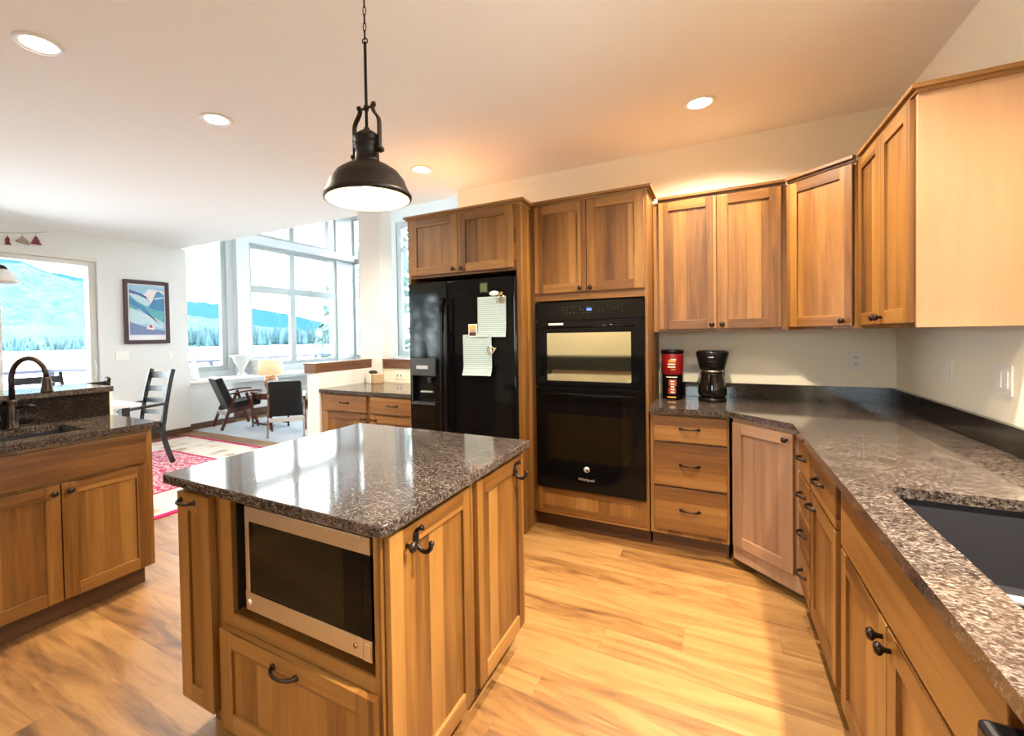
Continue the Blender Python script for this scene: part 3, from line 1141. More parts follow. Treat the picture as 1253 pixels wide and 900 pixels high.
# ------------------------------------------------------------------ fridge surround and fridge
FY = 2.900
FX0, FX1 = -2.110, -1.160
c = thing('fridge_cabinet', 'hickory surround with paired doors over the black refrigerator', 'cabinet', (FX0, FY, 0))
w_ = FX1 - FX0
mb = MB()
D_ = YB - FY - 0.004
mb.box(0.0, 0.020, 0.0, D_, 0.0, 2.285, 'hickory_v')
mb.box(w_ - 0.036, w_, 0.0, D_, 0.0, 2.285, 'hickory_v')
mb.box(0.020, w_ - 0.036, 0.0, D_, 1.832, 2.285, 'hickory_h')
mb.build('body', c, bevel=0.0015)
d = panel_door(c, 0.034, 0.460, 1.852, 2.280, y=-0.020)
add_knob(d, 0.425, 1.875, y=-0.020)
d = panel_door(c, 0.464, 0.896, 1.852, 2.280, y=-0.020)
add_knob(d, 0.492, 1.875, y=-0.020)
mb = MB()
crown(mb, [(0.0, 0.2), (0.0, 0.0), (w_, 0.0), (w_, 0.215)], z=2.286)
mb.build('crown', c)

fr_ = thing('refrigerator', 'glossy black side-by-side refrigerator with notes on its door', 'refrigerator', (-2.083, 2.862, 0))
fw_ = 0.890
MB().box(0.006, fw_ - 0.006, 0.068, 0.80, 0.02, 1.785, 'black_plastic').build('body', fr_, bevel=0.006)
ld = MB()
# freezer door with a recess for the dispenser
dx0, dx1, dz0, dz1 = 0.018, 0.232, 0.870, 1.205
ld.box(0.0, dx0, 0, 0.064, 0.11, 1.79, 'fridge_gloss')
ld.box(dx1, 0.338, 0, 0.064, 0.11, 1.79, 'fridge_gloss')
ld.box(dx0, dx1, 0, 0.064, 0.11, dz0, 'fridge_gloss')
ld.box(dx0, dx1, 0, 0.064, dz1, 1.79, 'fridge_gloss')
ld.box(dx0, dx1, 0.052, 0.064, dz0, dz1, 'black_plastic')
d1 = ld.build('door', fr_)
MB().box(0.342, fw_, 0, 0.064, 0.11, 1.79, 'black_gloss').build('door', fr_, bevel=0.012, seg=3)
dp = MB()
dp.box(dx0 - 0.006, dx1 + 0.006, -0.012, 0.050, 1.085, dz1 + 0.012, 'grey_plastic')
dp.box(dx0 + 0.05, dx1 - 0.06, -0.0145, -0.012, 1.135, 1.162, 'silver_print')
for k in range(5):
    dp.box(dx0 + 0.03 + k * 0.034, dx0 + 0.05 + k * 0.034, -0.0135, -0.012, 1.105, 1.111, 'grey_plastic')
dp.box(dx0 - 0.004, dx0 + 0.004, -0.006, 0.0, dz0, 1.085, 'grey_plastic')
dp.box(dx0, dx1, -0.014, 0.045, dz0 - 0.008, dz0 + 0.010, 'grey_plastic')
dp.lathe([(0.022, 0.035), (0.014, 0.0), (0.0, 0.0)], 'grey_plastic', 16, (0.165, 0.025, 1.03))
dp.box(0.09, 0.20, 0.005, 0.03, 0.955, 0.966, 'silver_print')
dp.build('dispenser', d1, bevel=0.003)
for xh, s in ((0.318, -1), (0.366, 1)):
    hb = MB()
    path = [(xh, -0.010, 1.66), (xh - s * 0.004, -0.050, 1.60), (xh - s * 0.004, -0.055, 1.2), (xh - s * 0.004, -0.055, 0.75), (xh, -0.045, 0.45), (xh, -0.005, 0.38)]
    fin = []
    for i in range(len(path) - 1):
        for k in range(5):
            t = k / 5
            fin.append(tuple(a + (b - a) * t for a, b in zip(path[i], path[i + 1])))
    fin.append(path[-1])
    hb.tube(fin, 0.013, 'black_gloss', 12)
    hb.prism([(xh - 0.014, -0.030), (xh + 0.014, -0.030), (xh + 0.014 + s * 0.006, 0.0), (xh - 0.014 + s * 0.006, 0.0)], 1.42, 1.665, 'black_gloss')
    hb.build('handle', fr_)
MB().box(0.01, fw_ - 0.01, 0.01, 0.06, 0.02, 0.10, 'black_plastic').build('grille', fr_)

# things on the fridge door
FYF = 2.862 - 0.0005


def sheet(name, label, cat, x0, x1, z0, z1, mat, t=0.0015, y=FYF, tilt=0.0, group=None, curl=0.0):
    cx, cz = (x0 + x1) / 2, (z0 + z1) / 2
    nx, nz = 8, 10
    vs_, fs = [], []
    for j in range(nz + 1):
        for i in range(nx + 1):
            u, v = i / nx - 0.5, j / nz - 0.5
            bend = curl * (max(0, -v - 0.25) ** 2 * 3 + max(0, u - 0.2) ** 2)
            vs_.append((u * (x1 - x0), -t - bend, v * (z1 - z0)))
    base = len(vs_)
    vs_ += [(p[0], p[1] + t * 0.8, p[2]) for p in vs_]
    for j in range(nz):
        for i in range(nx):
            a = j * (nx + 1) + i
            q = (a, a + 1, a + nx + 2, a + nx + 1)
            fs.append(q)
            fs.append(tuple(base + k for k in q[::-1]))
    o = MB().add(vs_, fs, mat, True).build(name, None, (cx, y, cz))
    o.rotation_euler = (0, tilt, 0)
    return tag(o, label, cat, group)


sheet('paper_note', 'upper printed sheet held by a metal clip on the refrigerator', 'paper', -1.483, -1.261, 1.372, 1.655, 'printed_paper', tilt=0.01, curl=0.05)
sheet('paper_note', 'lower printed sheet with a wavy edge on the refrigerator', 'paper', -1.604, -1.368, 1.100, 1.392, 'printed_paper', y=FYF - 0.003, tilt=-0.012, curl=0.15)
pm = thing('photo_magnet', 'small photo magnet at the top corner of the lower sheet', 'magnet', (-1.520, FYF - 0.008, 1.420))
MB().box(-0.034, 0.034, -0.003, 0, -0.046, 0.046, 'white_print').build('backing', pm)
ph = MB()
ph.box(-0.027, 0.027, -0.0042, -0.0031, 0.012, 0.038, 'gold_print')
ph.box(-0.027, 0.027, -0.0042, -0.0031, -0.012, 0.012, 'rust_wood')
ph.box(-0.027, 0.027, -0.0042, -0.0031, -0.038, -0.012, 'frame_plum')
ph.build('photo', pm)
gm = thing('clip_magnet', 'square green magnet high on the refrigerator door', 'magnet', (-1.428, FYF, 1.722))
MB().box(-0.034, 0.034, -0.008, 0, -0.040, 0.040, 'black_plastic').build('backing', gm, bevel=0.003)
MB().box(-0.026, 0.026, -0.010, -0.0081, -0.030, 0.030, 'green_magnet').build('front', gm)
om = tag(MB().lathe([(0.0, -0.005), (0.030, -0.005), (0.036, -0.001), (0.036, 0.0)], 'white_print', 24, axis='y').build('oval_magnet', None, (-1.352, FYF, 1.676)),
         'white oval magnet just above the upper sheet', 'magnet')
om.scale = (1.05, 1, 0.5)


def clip(label, x, z, tilt, y):
    mb = MB()
    mb.tube([(0.026 * math.cos(a), -0.008, -0.012 + 0.018 * math.sin(a)) for a in [i * 2 * math.pi / 16 for i in range(17)]], 0.0035, 'brass', 8, caps=False)
    mb.tube([(0.020 * math.cos(a), -0.011, 0.010 + 0.014 * math.sin(a)) for a in [i * 2 * math.pi / 16 for i in range(17)]], 0.0035, 'chrome', 8, caps=False)
    mb.box(-0.030, 0.030, -0.012, -0.002, -0.004, 0.004, 'chrome')
    mb.ball((0, -0.010, 0.034), 0.011, 'brass')
    o = mb.build('magnetic_clip', None, (x, y, z))
    o.rotation_euler = (0, tilt, 0)
    return tag(o, label, 'clip')


clip('shiny metal clip on the top corner of the upper sheet', -1.292, 1.640, 0.1, FYF - 0.004)
clip('shiny metal clip on the right edge of the lower sheet', -1.374, 1.280, 1.3, FYF - 0.006)

# ------------------------------------------------------------------ island
IX0, IX1, IY0, IY1 = -1.720, -0.727, 0.862, 1.885
IF = 0.884          # door plane of the front face
isl = thing('island_cabinet', 'free-standing hickory kitchen island with a niche for the microwave', 'island', (0, 0, 0))
mb = MB()
bx0, bx1, by0, by1 = -1.662, -0.766, IF + 0.021, 1.858
# niche: x -1.392..-0.792, z 0.490..0.866, depth .50
nx0, nx1, nz0, nz1, nyd = -1.392, -0.790, 0.490, 0.866, by0 + 0.46
mb.box(bx0, nx0, by0, by1, 0.108, 0.880, 'hickory_v')
mb.box(nx1, bx1, by0, by1, 0.108, 0.880, 'hickory_v')
mb.box(nx0, nx1, by0, by1, 0.108, nz0, 'hickory_h')
mb.box(nx0, nx1, by0, by1, nz1, 0.880, 'hickory_h')
mb.box(nx0, nx1, nyd, by1, nz0, nz1, 'hickory_v')
mb.build('body', isl, bevel=0.0015)
MB().box(bx0 + 0.05, bx1 - 0.045, by0 + 0.065, by1 - 0.05, 0, 0.107, 'toe_wood').build('toe_kick', isl)
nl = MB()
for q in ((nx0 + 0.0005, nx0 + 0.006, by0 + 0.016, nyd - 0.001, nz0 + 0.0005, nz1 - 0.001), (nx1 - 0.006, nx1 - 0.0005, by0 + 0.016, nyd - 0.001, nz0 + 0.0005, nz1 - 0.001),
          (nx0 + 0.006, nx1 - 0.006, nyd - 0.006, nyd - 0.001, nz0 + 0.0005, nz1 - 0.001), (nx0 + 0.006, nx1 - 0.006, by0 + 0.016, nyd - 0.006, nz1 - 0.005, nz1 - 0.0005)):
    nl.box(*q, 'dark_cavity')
nl.build('niche_dark_sheets', isl)  # dark sheets added on the niche's inner faces, set back from its edge
d = panel_door(isl, -1.652, -1.470, 0.134, 0.860, y=IF - 0.006, t=0.026)
add_pull(d, -1.588, 0.833, y=IF - 0.006, w=0.075)
d = panel_door(isl, -1.432, -0.778, 0.112, 0.442, y=IF - 0.004, name='drawer', t=0.024)
add_pull(d, -1.118, 0.402, y=IF - 0.004)
# doors on the +x face
for (ya, yb) in ((0.918, 1.368), (1.414, 1.848)):
    d = panel_door(isl, 0, yb - ya, 0.112, 0.862, rotz=math.pi / 2, loc=(-0.745, ya, 0))
    hx = (1.030 - ya) if ya < 1 else (1.748 - ya)
    hk = MB()
    hk.lathe([(0.0, 0.0), (0.011, 0.0), (0.011, -0.005), (0.0, -0.006)], 'black_iron', 16, (hx, 0, 0.812), axis='y')
    hk.ball((hx, -0.005, 0.815), 0.012, 'black_iron', s=(0.9, 0.5, 2.3))
    hk.tube(bez((hx, -0.006, 0.838), (hx, -0.012, 0.846), (hx, -0.020, 0.848), (hx, -0.026, 0.852), 8), [0.006] * 8 + [0.009], 'black_iron', 10)
    hk.tube(bez((hx, -0.006, 0.802), (hx, -0.022, 0.776), (hx, -0.050, 0.780), (hx, -0.056, 0.808), 10), [0.0065] * 10 + [0.0055], 'black_iron', 10)
    hk.ball((hx, -0.056, 0.812), 0.0085, 'black_iron')
    hk.build('hook', d)
    if ya < 1:
        add_knob(d, 0.072, 0.812)
iw = MB()
iw.prism([(IX0, IY0 + .01), (IX0 + .01, IY0), (IX1 - .03, IY0), (IX1 - .012, IY0 + .006), (IX1 - .004, IY0 + .015), (IX1, IY0 + .03), (IX1, IY1), (IX0, IY1)], 0.8815, 0.914, 'granite')
tag(iw.build('island_worktop', None, bevel=0.004), 'square dark granite slab on top of the island', 'worktop')
mw = thing('microwave', 'stainless microwave oven inside the island niche', 'microwave', (-1.318, 0.902, 0.522))
mww, mwh = 0.520, 0.334
MB().box(0.004, mww - 0.004, 0.030, 0.40, 0.0, mwh, 'black_plastic').build('body', mw, bevel=0.003)
fb = MB()
fb.box(0, 0.488, 0, 0.028, mwh - 0.047, mwh, 'stainless')
fb.box(0, 0.488, 0, 0.028, 0.0, 0.058, 'stainless')
fb.box(0, 0.018, 0, 0.028, 0.058, mwh - 0.047, 'stainless')
d = fb.build('door', mw, bevel=0.002)
MB().box(0.018, 0.420, 0.003, 0.028, 0.058, mwh - 0.047, 'black_window').build('window', d)
mb = MB()
mb.lathe([(0.0, -0.0015), (0.009, -0.0015), (0.009, 0.0)], 'white_print', 18, (0.020, 0, 0.030), axis='y')
mb.lathe([(0.0, -0.0015), (0.007, -0.0015), (0.007, 0.0)], 'brass', 18, (0.462, 0, 0.030), axis='y')
mb.build('logo', d)
cpn = MB()
cpn.box(0.420, 0.488, 0.002, 0.028, 0.058, mwh - 0.047, 'black_glass')
cpn.box(0.490, mww, 0.001, 0.028, 0.060, mwh - 0.047, 'black_glass')
cpn.box(0.490, mww, 0, 0.028, mwh - 0.046, mwh, 'stainless')
cpn.box(0.490, mww, 0, 0.028, 0, 0.058, 'stainless')
cpn.box(0.496, mww - 0.004, -0.003, 0.0, 0.012, 0.046, 'stainless')
cpn.build('control_panel', mw)
for xx_ in (0.04, mww - 0.06):
    for yy_ in (0.06, 0.34):
        MB().lathe([(0.012, -0.031), (0.014, 0.0)], 'black_plastic', 12, (xx_, yy_, 0)).build('foot', mw)

# ------------------------------------------------------------------ peninsula with prep sink and raised bar
PX = -2.808            # door plane
PYE = 1.375            # far end
PZ = 0.927
pn = thing('peninsula_cabinet', 'hickory peninsula cabinet with false front and paired doors below the prep sink', 'cabinet', (PX, PYE, 0), math.pi / 2)
# local x runs along +y, so the far end is x = 0 and the near end is negative
mb = MB()
PD = 0.537
mb.box(-0.020, 0.0, 0.021, PD, 0.108, PZ - 0.034, 'hickory_v')
mb.box(-1.60, -0.020, 0.021, 0.040, 0.108, PZ - 0.034, 'hickory_v')
mb.box(-1.60, -0.020, 0.040, PD, 0.108, 0.126, 'hickory_v')
mb.box(-1.60, -0.020, PD - 0.012, PD, 0.126, PZ - 0.034, 'hickory_v')
mb.box(-1.60, -1.585, 0.040, PD - 0.012, 0.126, PZ - 0.034, 'hickory_v')
mb.build('body', pn, bevel=0.0015)
MB().box(-1.60, -0.030, 0.075, PD - 0.002, 0, 0.107, 'toe_wood').build('toe_kick', pn)
slab(pn, -0.90, -0.036, 0.705, 0.872, name='false_front')
slab(pn, -1.59, -0.92, 0.705, 0.872, name='false_front')
for a, b_, kx in ((-0.418, -0.030, -0.388), (-0.812, -0.424, -0.452), (-1.206, -0.818, -1.17), (-1.59, -1.212, -1.24)):
    d = panel_door(pn, a, b_, 0.118, 0.690)
    add_knob(d, kx, 0.655)
pw = thing('prep_worktop', 'brown granite worktop around the prep sink on the peninsula', 'worktop', (0, 0, 0))
px0, px1 = -3.345, -2.780
ps = (-3.235, -2.905, 0.30, 1.105)
mb = MB()
z0, z1 = PZ - 0.033, PZ
mb.box(px0, px1, ps[3], PYE + 0.012, z0, z1, 'granite')
mb.box(px0, px1, -0.25, ps[2], z0, z1, 'granite')
mb.box(px0, ps[0], ps[2], ps[3], z0, z1, 'granite')
mb.box(ps[1], px1, ps[2], ps[3], z0, z1, 'granite')
mb.build('slab', pw)
MB().box(px0 + 0.001, px0 + 0.020, -0.25, PYE + 0.008, PZ + 0.0005, 1.072, 'granite_shaded').build('backsplash', pw)
ps_ = MB()
bowl(ps_, ps[0] - 0.006, ps[1] + 0.006, ps[2] - 0.006, ps[3] + 0.006, z0 - 0.001, 0.74, 'composite_sink')
tag(ps_.build('prep_sink', None), 'small dark prep sink sunk in the peninsula worktop', 'sink')
struct(MB().box(-3.46, -3.347, -0.30, PYE + 0.030, 0, 1.072, 'wall_paint').build('wall_bar'))
bt = MB().box(-3.72, -3.315, -0.30, PYE + 0.028, 1.0735, 1.106, 'granite')
tag(bt.build('bar_top', None, bevel=0.004), 'raised dark granite bar top behind the prep sink', 'bar top')

# prep faucet
fx, fy = -3.285, 0.925
fa = thing('faucet', 'dark bronze gooseneck faucet behind the prep sink', 'faucet', (fx, fy, PZ + 0.0005))
MB().lathe([(0.030, 0.0), (0.030, 0.006), (0.024, 0.012), (0.022, 0.05), (0.024, 0.11), (0.019, 0.13), (0.021, 0.140), (0.021, 0.150), (0.0125, 0.158), (0.0, 0.158)], 'bronze', 24).build('base', fa)
pts = [(0, 0, 0.150), (0, 0, 0.26)] + [(0.062 - 0.062 * math.cos(a), 0.052 - 0.052 * math.cos(a), 0.27 + 0.105 * math.sin(a)) for a in [math.pi * i / 14 for i in range(1, 15)]]
MB().tube(pts, 0.013, 'bronze', 14).build('spout', fa)
sp = MB().lathe([(0.0, 0.0), (0.020, 0.0), (0.027, 0.002), (0.027, 0.010), (0.019, 0.075), (0.016, 0.085), (0.0, 0.085)], 'bronze', 20, (0.124, 0.104, 0.188))
sp.build('spray_head', fa)
MB().tube([(0.015, 0.010, 0.11), (0.06, 0.035, 0.125), (0.10, 0.055, 0.12)], [0.008, 0.007, 0.010], 'bronze', 10).build('lever', fa)

# ------------------------------------------------------------------ nook cabinet left of the fridge
nk = thing('nook_cabinet', 'small hickory base cabinet with two drawers and two doors left of the refrigerator', 'cabinet', (-3.210, 2.992, 0))
carcass(nk, 0.0, 1.085, 0.735)
for a, b_, kx in ((0.035, 0.555, 0.520), (0.598, 1.078, 0.635)):
    d = slab(nk, a, b_, 0.728, 0.872)
    add_pull(d, (a + b_) / 2, 0.802)
    d = panel_door(nk, a, b_, 0.135, 0.712)
    add_pull(d, kx, 0.672, w=0.055)
tag(MB().box(-3.212, -2.113, 2.975, 3.732, 0.8815, 0.914, 'granite').build('nook_worktop', None, bevel=0.003), 'dark granite worktop on the nook cabinet left of the refrigerator', 'worktop')
bxn = thing('keepsake_box', 'small tan box with dark opening and cord handle on the nook worktop', 'box', (-3.07, 3.60, 0.9145), -0.5)
kb = MB()
kb.box(-0.10, 0.10, -0.05, 0.05, 0, 0.095, 'tan_wood')
kb.prism([(-0.10, -0.062), (0.03, -0.062), (0.03, -0.051), (-0.10, -0.051)], 0, 0.10, 'white_plate')
kb.build('body', bxn, bevel=0.004)
op = MB().ball((-0.045, 0.0, 0.105), 0.05, 'dark_cavity', s=(1.15, 0.9, 0.45))
op.build('contents', bxn)
MB().tube(bez((-0.105, -0.03, 0.005), (-0.16, -0.03, 0.06), (-0.13, 0.0, 0.13), (-0.06, 0.0, 0.115)), 0.004, 'espresso', 8).build('cord_handle', bxn)

# ------------------------------------------------------------------ canisters and coffee maker
cx_, cy_ = -0.268, 3.500
kc = thing('coffee_canister', 'dark printed coffee canister standing on the worktop beside the oven cabinet', 'canister', (cx_, cy_, CZ1 + 0.0005))
MB().lathe([(0.0, 0.0), (0.064, 0.0), (0.066, 0.004), (0.066, 0.166), (0.063, 0.170), (0.0, 0.170)], 'black_gloss', 32).build('body', kc)


def arc_patch(mb, r, a0, a1, z0, z1, mat, n=8, t=0.0006):
    vs_, fs = [], []
    for i in range(n + 1):
        a = a0 + (a1 - a0) * i / n
        for rr, zz in ((r, z0), (r + t, z0), (r + t, z1), (r, z1)):
            vs_.append((rr * math.sin(a), -rr * math.cos(a), zz))
    for i in range(n):
        for k in range(4):
            fs.append((i * 4 + k, i * 4 + (k + 1) % 4, (i + 1) * 4 + (k + 1) % 4, (i + 1) * 4 + k))
    fs.append((0, 3, 2, 1))
    fs.append((n * 4, n * 4 + 1, n * 4 + 2, n * 4 + 3))
    mb.add(vs_, fs, mat)


lb = MB()
arc_patch(lb, 0.066, -0.55, 0.55, 0.154, 0.160, 'white_print')
arc_patch(lb, 0.066, -0.35, 0.40, 0.040, 0.085, 'rust_print')
arc_patch(lb, 0.066, -0.30, 0.45, 0.094, 0.140, 'rust_print')
for k in range(5):
    arc_patch(lb, 0.0668, -0.10, 0.25, 0.048 + 0.019 * k, 0.056 + 0.019 * k, 'white_print')
arc_patch(lb, 0.066, -0.45, 0.40, 0.012, 0.022, 'gold_print')
lb.build('label', kc)
rc = thing('coffee_canister', 'red coffee canister with black lid stacked on the dark canister', 'canister', (cx_, cy_, CZ1 + 0.172))
MB().lathe([(0.0, 0.0), (0.066, 0.0), (0.070, 0.006), (0.070, 0.140), (0.068, 0.150), (0.0, 0.150)], 'red_can', 32).build('body', rc)
MB().lathe([(0.0, 0.150), (0.0735, 0.150), (0.0735, 0.168), (0.070, 0.175), (0.0, 0.175)], 'black_plastic', 32).build('lid', rc)
lb = MB()
arc_patch(lb, 0.070, -0.30, 0.38, 0.088, 0.106, 'gold_print')
arc_patch(lb, 0.070, -0.10, 0.42, 0.104, 0.112, 'white_print')
arc_patch(lb, 0.070, -0.36, 0.34, 0.070, 0.080, 'white_print')
arc_patch(lb, 0.070, -0.36, 0.34, 0.052, 0.060, 'white_print')
arc_patch(lb, 0.070, -0.05, 0.34, 0.036, 0.042, 'gold_print')
lb.build('label', rc)

cm = thing('coffee_maker', 'black drip coffee maker with glass carafe on the back worktop', 'coffee maker', (-0.020, 3.470, CZ1 + 0.0005))
b_ = MB()
b_.lathe([(0.0, 0.0), (0.083, 0.0), (0.086, 0.006), (0.084, 0.022), (0.074, 0.030), (0.0, 0.030)], 'black_plastic', 32)
b_.build('base', cm)
b_ = MB()
b_.box(-0.075, 0.075, 0.050, 0.120, 0.001, 0.30, 'black_plastic')
b_.build('tank', cm, bevel=0.015, seg=3)
b_ = MB()
b_.lathe([(0.0, 0.222), (0.076, 0.222), (0.080, 0.232), (0.098, 0.322), (0.096, 0.334), (0.085, 0.342), (0.0, 0.343)], 'black_plastic', 36)
b_.build('brew_head', cm)
b_ = MB()
b_.lathe([(0.0, 0.033), (0.078, 0.033), (0.085, 0.048), (0.087, 0.075), (0.078, 0.130), (0.066, 0.182), (0.063, 0.196), (0.0, 0.196)], 'carafe_glass', 36)
g = b_.build('carafe', cm)
b_ = MB()
b_.lathe([(0.0640, 0.197), (0.0685, 0.197), (0.0705, 0.206), (0.066, 0.214), (0.0, 0.214)], 'chrome', 36)
b_.build('band', g)
b_ = MB()
b_.tube(bez((-0.012, -0.066, 0.190), (-0.022, -0.135, 0.19), (-0.022, -0.135, 0.09), (-0.014, -0.086, 0.075)), 0.009, 'black_plastic', 10)
b_.build('handle', g)
b_ = MB()
arc_patch(b_, 0.0985 - 0.0035, -0.24, 0.10, 0.297, 0.303, 'silver_print', t=0.003)
for k in range(3):
    arc_patch(b_, 0.0915 - 0.003, -0.30 + 0.2 * k, -0.20 + 0.2 * k, 0.268, 0.274, 'grey_plastic', t=0.003)
b_.build('marks', cm)


# ------------------------------------------------------------------ outlets and switches
def plate(name, label, cat, loc, rotz, w, h, kind, mat='white_plate'):
    e = thing(name, label, cat, loc, rotz)
    MB().box(-w / 2, w / 2, -0.006, -0.0005, -h / 2, h / 2, mat).build('cover_plate', e, bevel=0.002)
    if kind == 'outlet':
        for s in (-1, 1):
            MB().box(-0.017, 0.017, -0.0085, -0.0062, s * 0.020 - 0.014, s * 0.020 + 0.014, mat).build('socket', e, bevel=0.002)
        sl = MB()
        for s in (-1, 1):
            for q in (-0.007, 0.007):
                sl.box(q - 0.0018, q + 0.0018, -0.0092, -0.0086, s * 0.020 - 0.004, s * 0.020 + 0.007, 'slot')
            sl.box(-0.0025, 0.0025, -0.0092, -0.0086, s * 0.020 - 0.011, s * 0.020 - 0.007, 'slot')
        sl.build('slots', e)
    elif kind == 'outlet_h':
        for s in (-1, 1):
            MB().box(s * 0.022 - 0.014, s * 0.022 + 0.014, -0.0085, -0.0062, -0.017, 0.017, mat).build('socket', e, bevel=0.002)
        sl = MB()
        for s in (-1, 1):
            sl.box(s * 0.022 - 0.006, s * 0.022 + 0.006, -0.0095, -0.0086, -0.012, 0.008, 'slot')
        sl.build('slots', e)
    else:
        n = kind
        for k in range(n):
            x = (k - (n - 1) / 2) * 0.046
            MB().box(x - 0.016, x + 0.016, -0.0095, -0.0062, -0.032, 0.032, mat).build('rocker', e, bevel=0.002)
    return e


plate('outlet', 'white outlet on the back wall above the corner worktop', 'outlet', (0.782, YB, 1.184), 0, 0.072, 0.116, 'outlet')
plate('light_switch', 'narrow single light switch on the right wall under the end cabinet', 'light switch', (XR, 2.985, 1.180), -math.pi / 2, 0.060, 0.112, 1)
plate('light_switch', 'wide double light switch on the right wall nearest the frame edge', 'light switch', (XR, 2.520, 1.180), -math.pi / 2, 0.116, 0.116, 2)
plate('light_switch', 'triple light switch between the sliding door and the picture', 'light switch', (XL, 3.052, 1.195), math.pi / 2, 0.16, 0.116, 3)
plate('light_switch', 'narrow light switch on the dining wall below the picture corner', 'light switch', (XL, 3.66, 1.175), math.pi / 2, 0.060, 0.112, 1)
plate('outlet', 'white outlet on the half wall behind the nook worktop', 'outlet', (-2.872, 3.76, 0.985), 0, 0.116, 0.078, 'outlet_h')

# ------------------------------------------------------------------ pendant over the island
PC = (-1.205, 1.395)
PZR = 1.93
PS = 0.78
pd = thing('pendant_light', 'dark bronze dome pendant hanging on a rod and chain over the island', 'pendant light', (PC[0], PC[1], PZR))
pd.scale = (PS, PS, PS)
sh = MB()
prof = [(0.211, 0.0), (0.220, 0.002), (0.222, 0.018), (0.214, 0.030), (0.207, 0.040), (0.190, 0.088), (0.158, 0.132), (0.115, 0.162), (0.080, 0.178), (0.068, 0.186), (0.062, 0.190)]
sh.lathe(prof, 'pendant_metal', 48)
o = sh.build('shade', pd)
# open the caps: rebuild as a shell without bottom
me = o.data
bm = bmesh.new()
bm.from_mesh(me)
bmesh.ops.delete(bm, geom=[f for f in bm.faces if len(f.verts) > 8], context='FACES')
bm.to_mesh(me)
bm.free()
inn = MB()
inn.lathe([(0.2105, 0.0005), (0.203, 0.030), (0.186, 0.085), (0.154, 0.128), (0.110, 0.157), (0.02, 0.172)], 'shade_white', 48)
o = inn.build('shade_lining', pd)
me = o.data
bm = bmesh.new()
bm.from_mesh(me)
bmesh.ops.delete(bm, geom=[f for f in bm.faces if len(f.verts) > 8], context='FACES')
bm.to_mesh(me)
bm.free()
nk_ = MB()
nk_.lathe([(0.062, 0.188), (0.066, 0.192), (0.060, 0.200), (0.060, 0.262), (0.068, 0.268), (0.068, 0.280), (0.062, 0.286), (0.062, 0.298), (0.070, 0.304), (0.070, 0.316), (0.055, 0.328),
           (0.040, 0.340), (0.022, 0.350), (0.016, 0.358), (0.012, 0.366), (0.0, 0.366)], 'black_iron', 32)
nk_.build('socket_housing', pd)
yk = MB()
for s in (-1, 1):
    yk.bar((s * 0.082, 0, 0.225), (s * 0.082, 0, 0.375), 0.010, 0.022, 'black_iron', up=(0, 1, 0))
    pts = bez((s * 0.082, 0, 0.370), (s * 0.082, 0, 0.420), (s * 0.040, 0, 0.420), (s * 0.040, 0, 0.470), 8)
    for p0, p1 in zip(pts[:-1], pts[1:]):
        yk.bar(p0, p1, 0.010, 0.022, 'black_iron', up=(0, 1, 0))
    yk.tube([(s * 0.055, 0, 0.236), (s * 0.098, 0, 0.236)], 0.006, 'black_iron')
    yk.lathe([(0.0, -0.006), (0.013, -0.006), (0.013, 0.006), (0.0, 0.006)], 'black_iron', 16, (s * 0.095, 0, 0.236), axis='x')
    yk.lathe([(0.0, -0.006), (0.013, -0.006), (0.013, 0.006), (0.0, 0.006)], 'black_iron', 16, (s * 0.048, 0, 0.472), axis='x')
yk.tube([(-0.052, 0, 0.464), (0.052, 0, 0.464)], 0.006, 'black_iron')
yk.build('yoke', pd)
rd = MB()
rd.tube([(0, 0, 0.36), (0, 0, 0.795)], 0.0075, 'black_iron', 14)
rd.lathe([(0.0, -0.012), (0.013, -0.012), (0.013, 0.012), (0.0, 0.012)], 'black_iron', 16, (0, 0, 0.464))
rd.build('rod', pd)
ch = MB()


def link(mb, z, w, h, r, rot):
    pts = []
    for i in range(17):
        a = 2 * math.pi * i / 16
        x, zz = w * math.cos(a), h * math.sin(a)
        pts.append((x * math.cos(rot), x * math.sin(rot), z + zz))
    mb.tube(pts, r, 'black_iron', 8, caps=False)


link(ch, 0.800, 0.014, 0.014, 0.0030, 0.3)
link(ch, 0.830, 0.0075, 0.024, 0.0024, 1.9)
for k in range(1, 6):
    link(ch, 0.830 + 0.0405 * k, 0.0075, 0.024, 0.0024, 1.9 if k % 2 == 0 else 0.4)
ch.build('chain', pd)
cn = MB()
zc_ = (CEIL - PZR - 0.001) / PS
cn.lathe([(0.0, zc_ + 0.0), (0.050, zc_), (0.050, zc_ + 0.0005), (0.0, zc_ + 0.0005)], 'black_iron', 28)
cn.build('canopy', pd)
MB().ball((0, 0, 0.085), 0.032, 'bulb_glow', 20, 12).build('bulb', pd)


def lamp(kind, name, parent, loc, energy, color, **kw):
    l = bpy.data.lights.new(name, kind)
    l.energy = energy
    l.color = color
    for k, v in kw.items():
        setattr(l, k, v)
    o = bpy.data.objects.new(name, l)
    COL.objects.link(o)
    o.parent = parent
    o.location = loc
    return o


lamp('POINT', 'pendant_glow', pd, (0, 0, 0.040), PEND_W, WARM, shadow_soft_size=0.03)

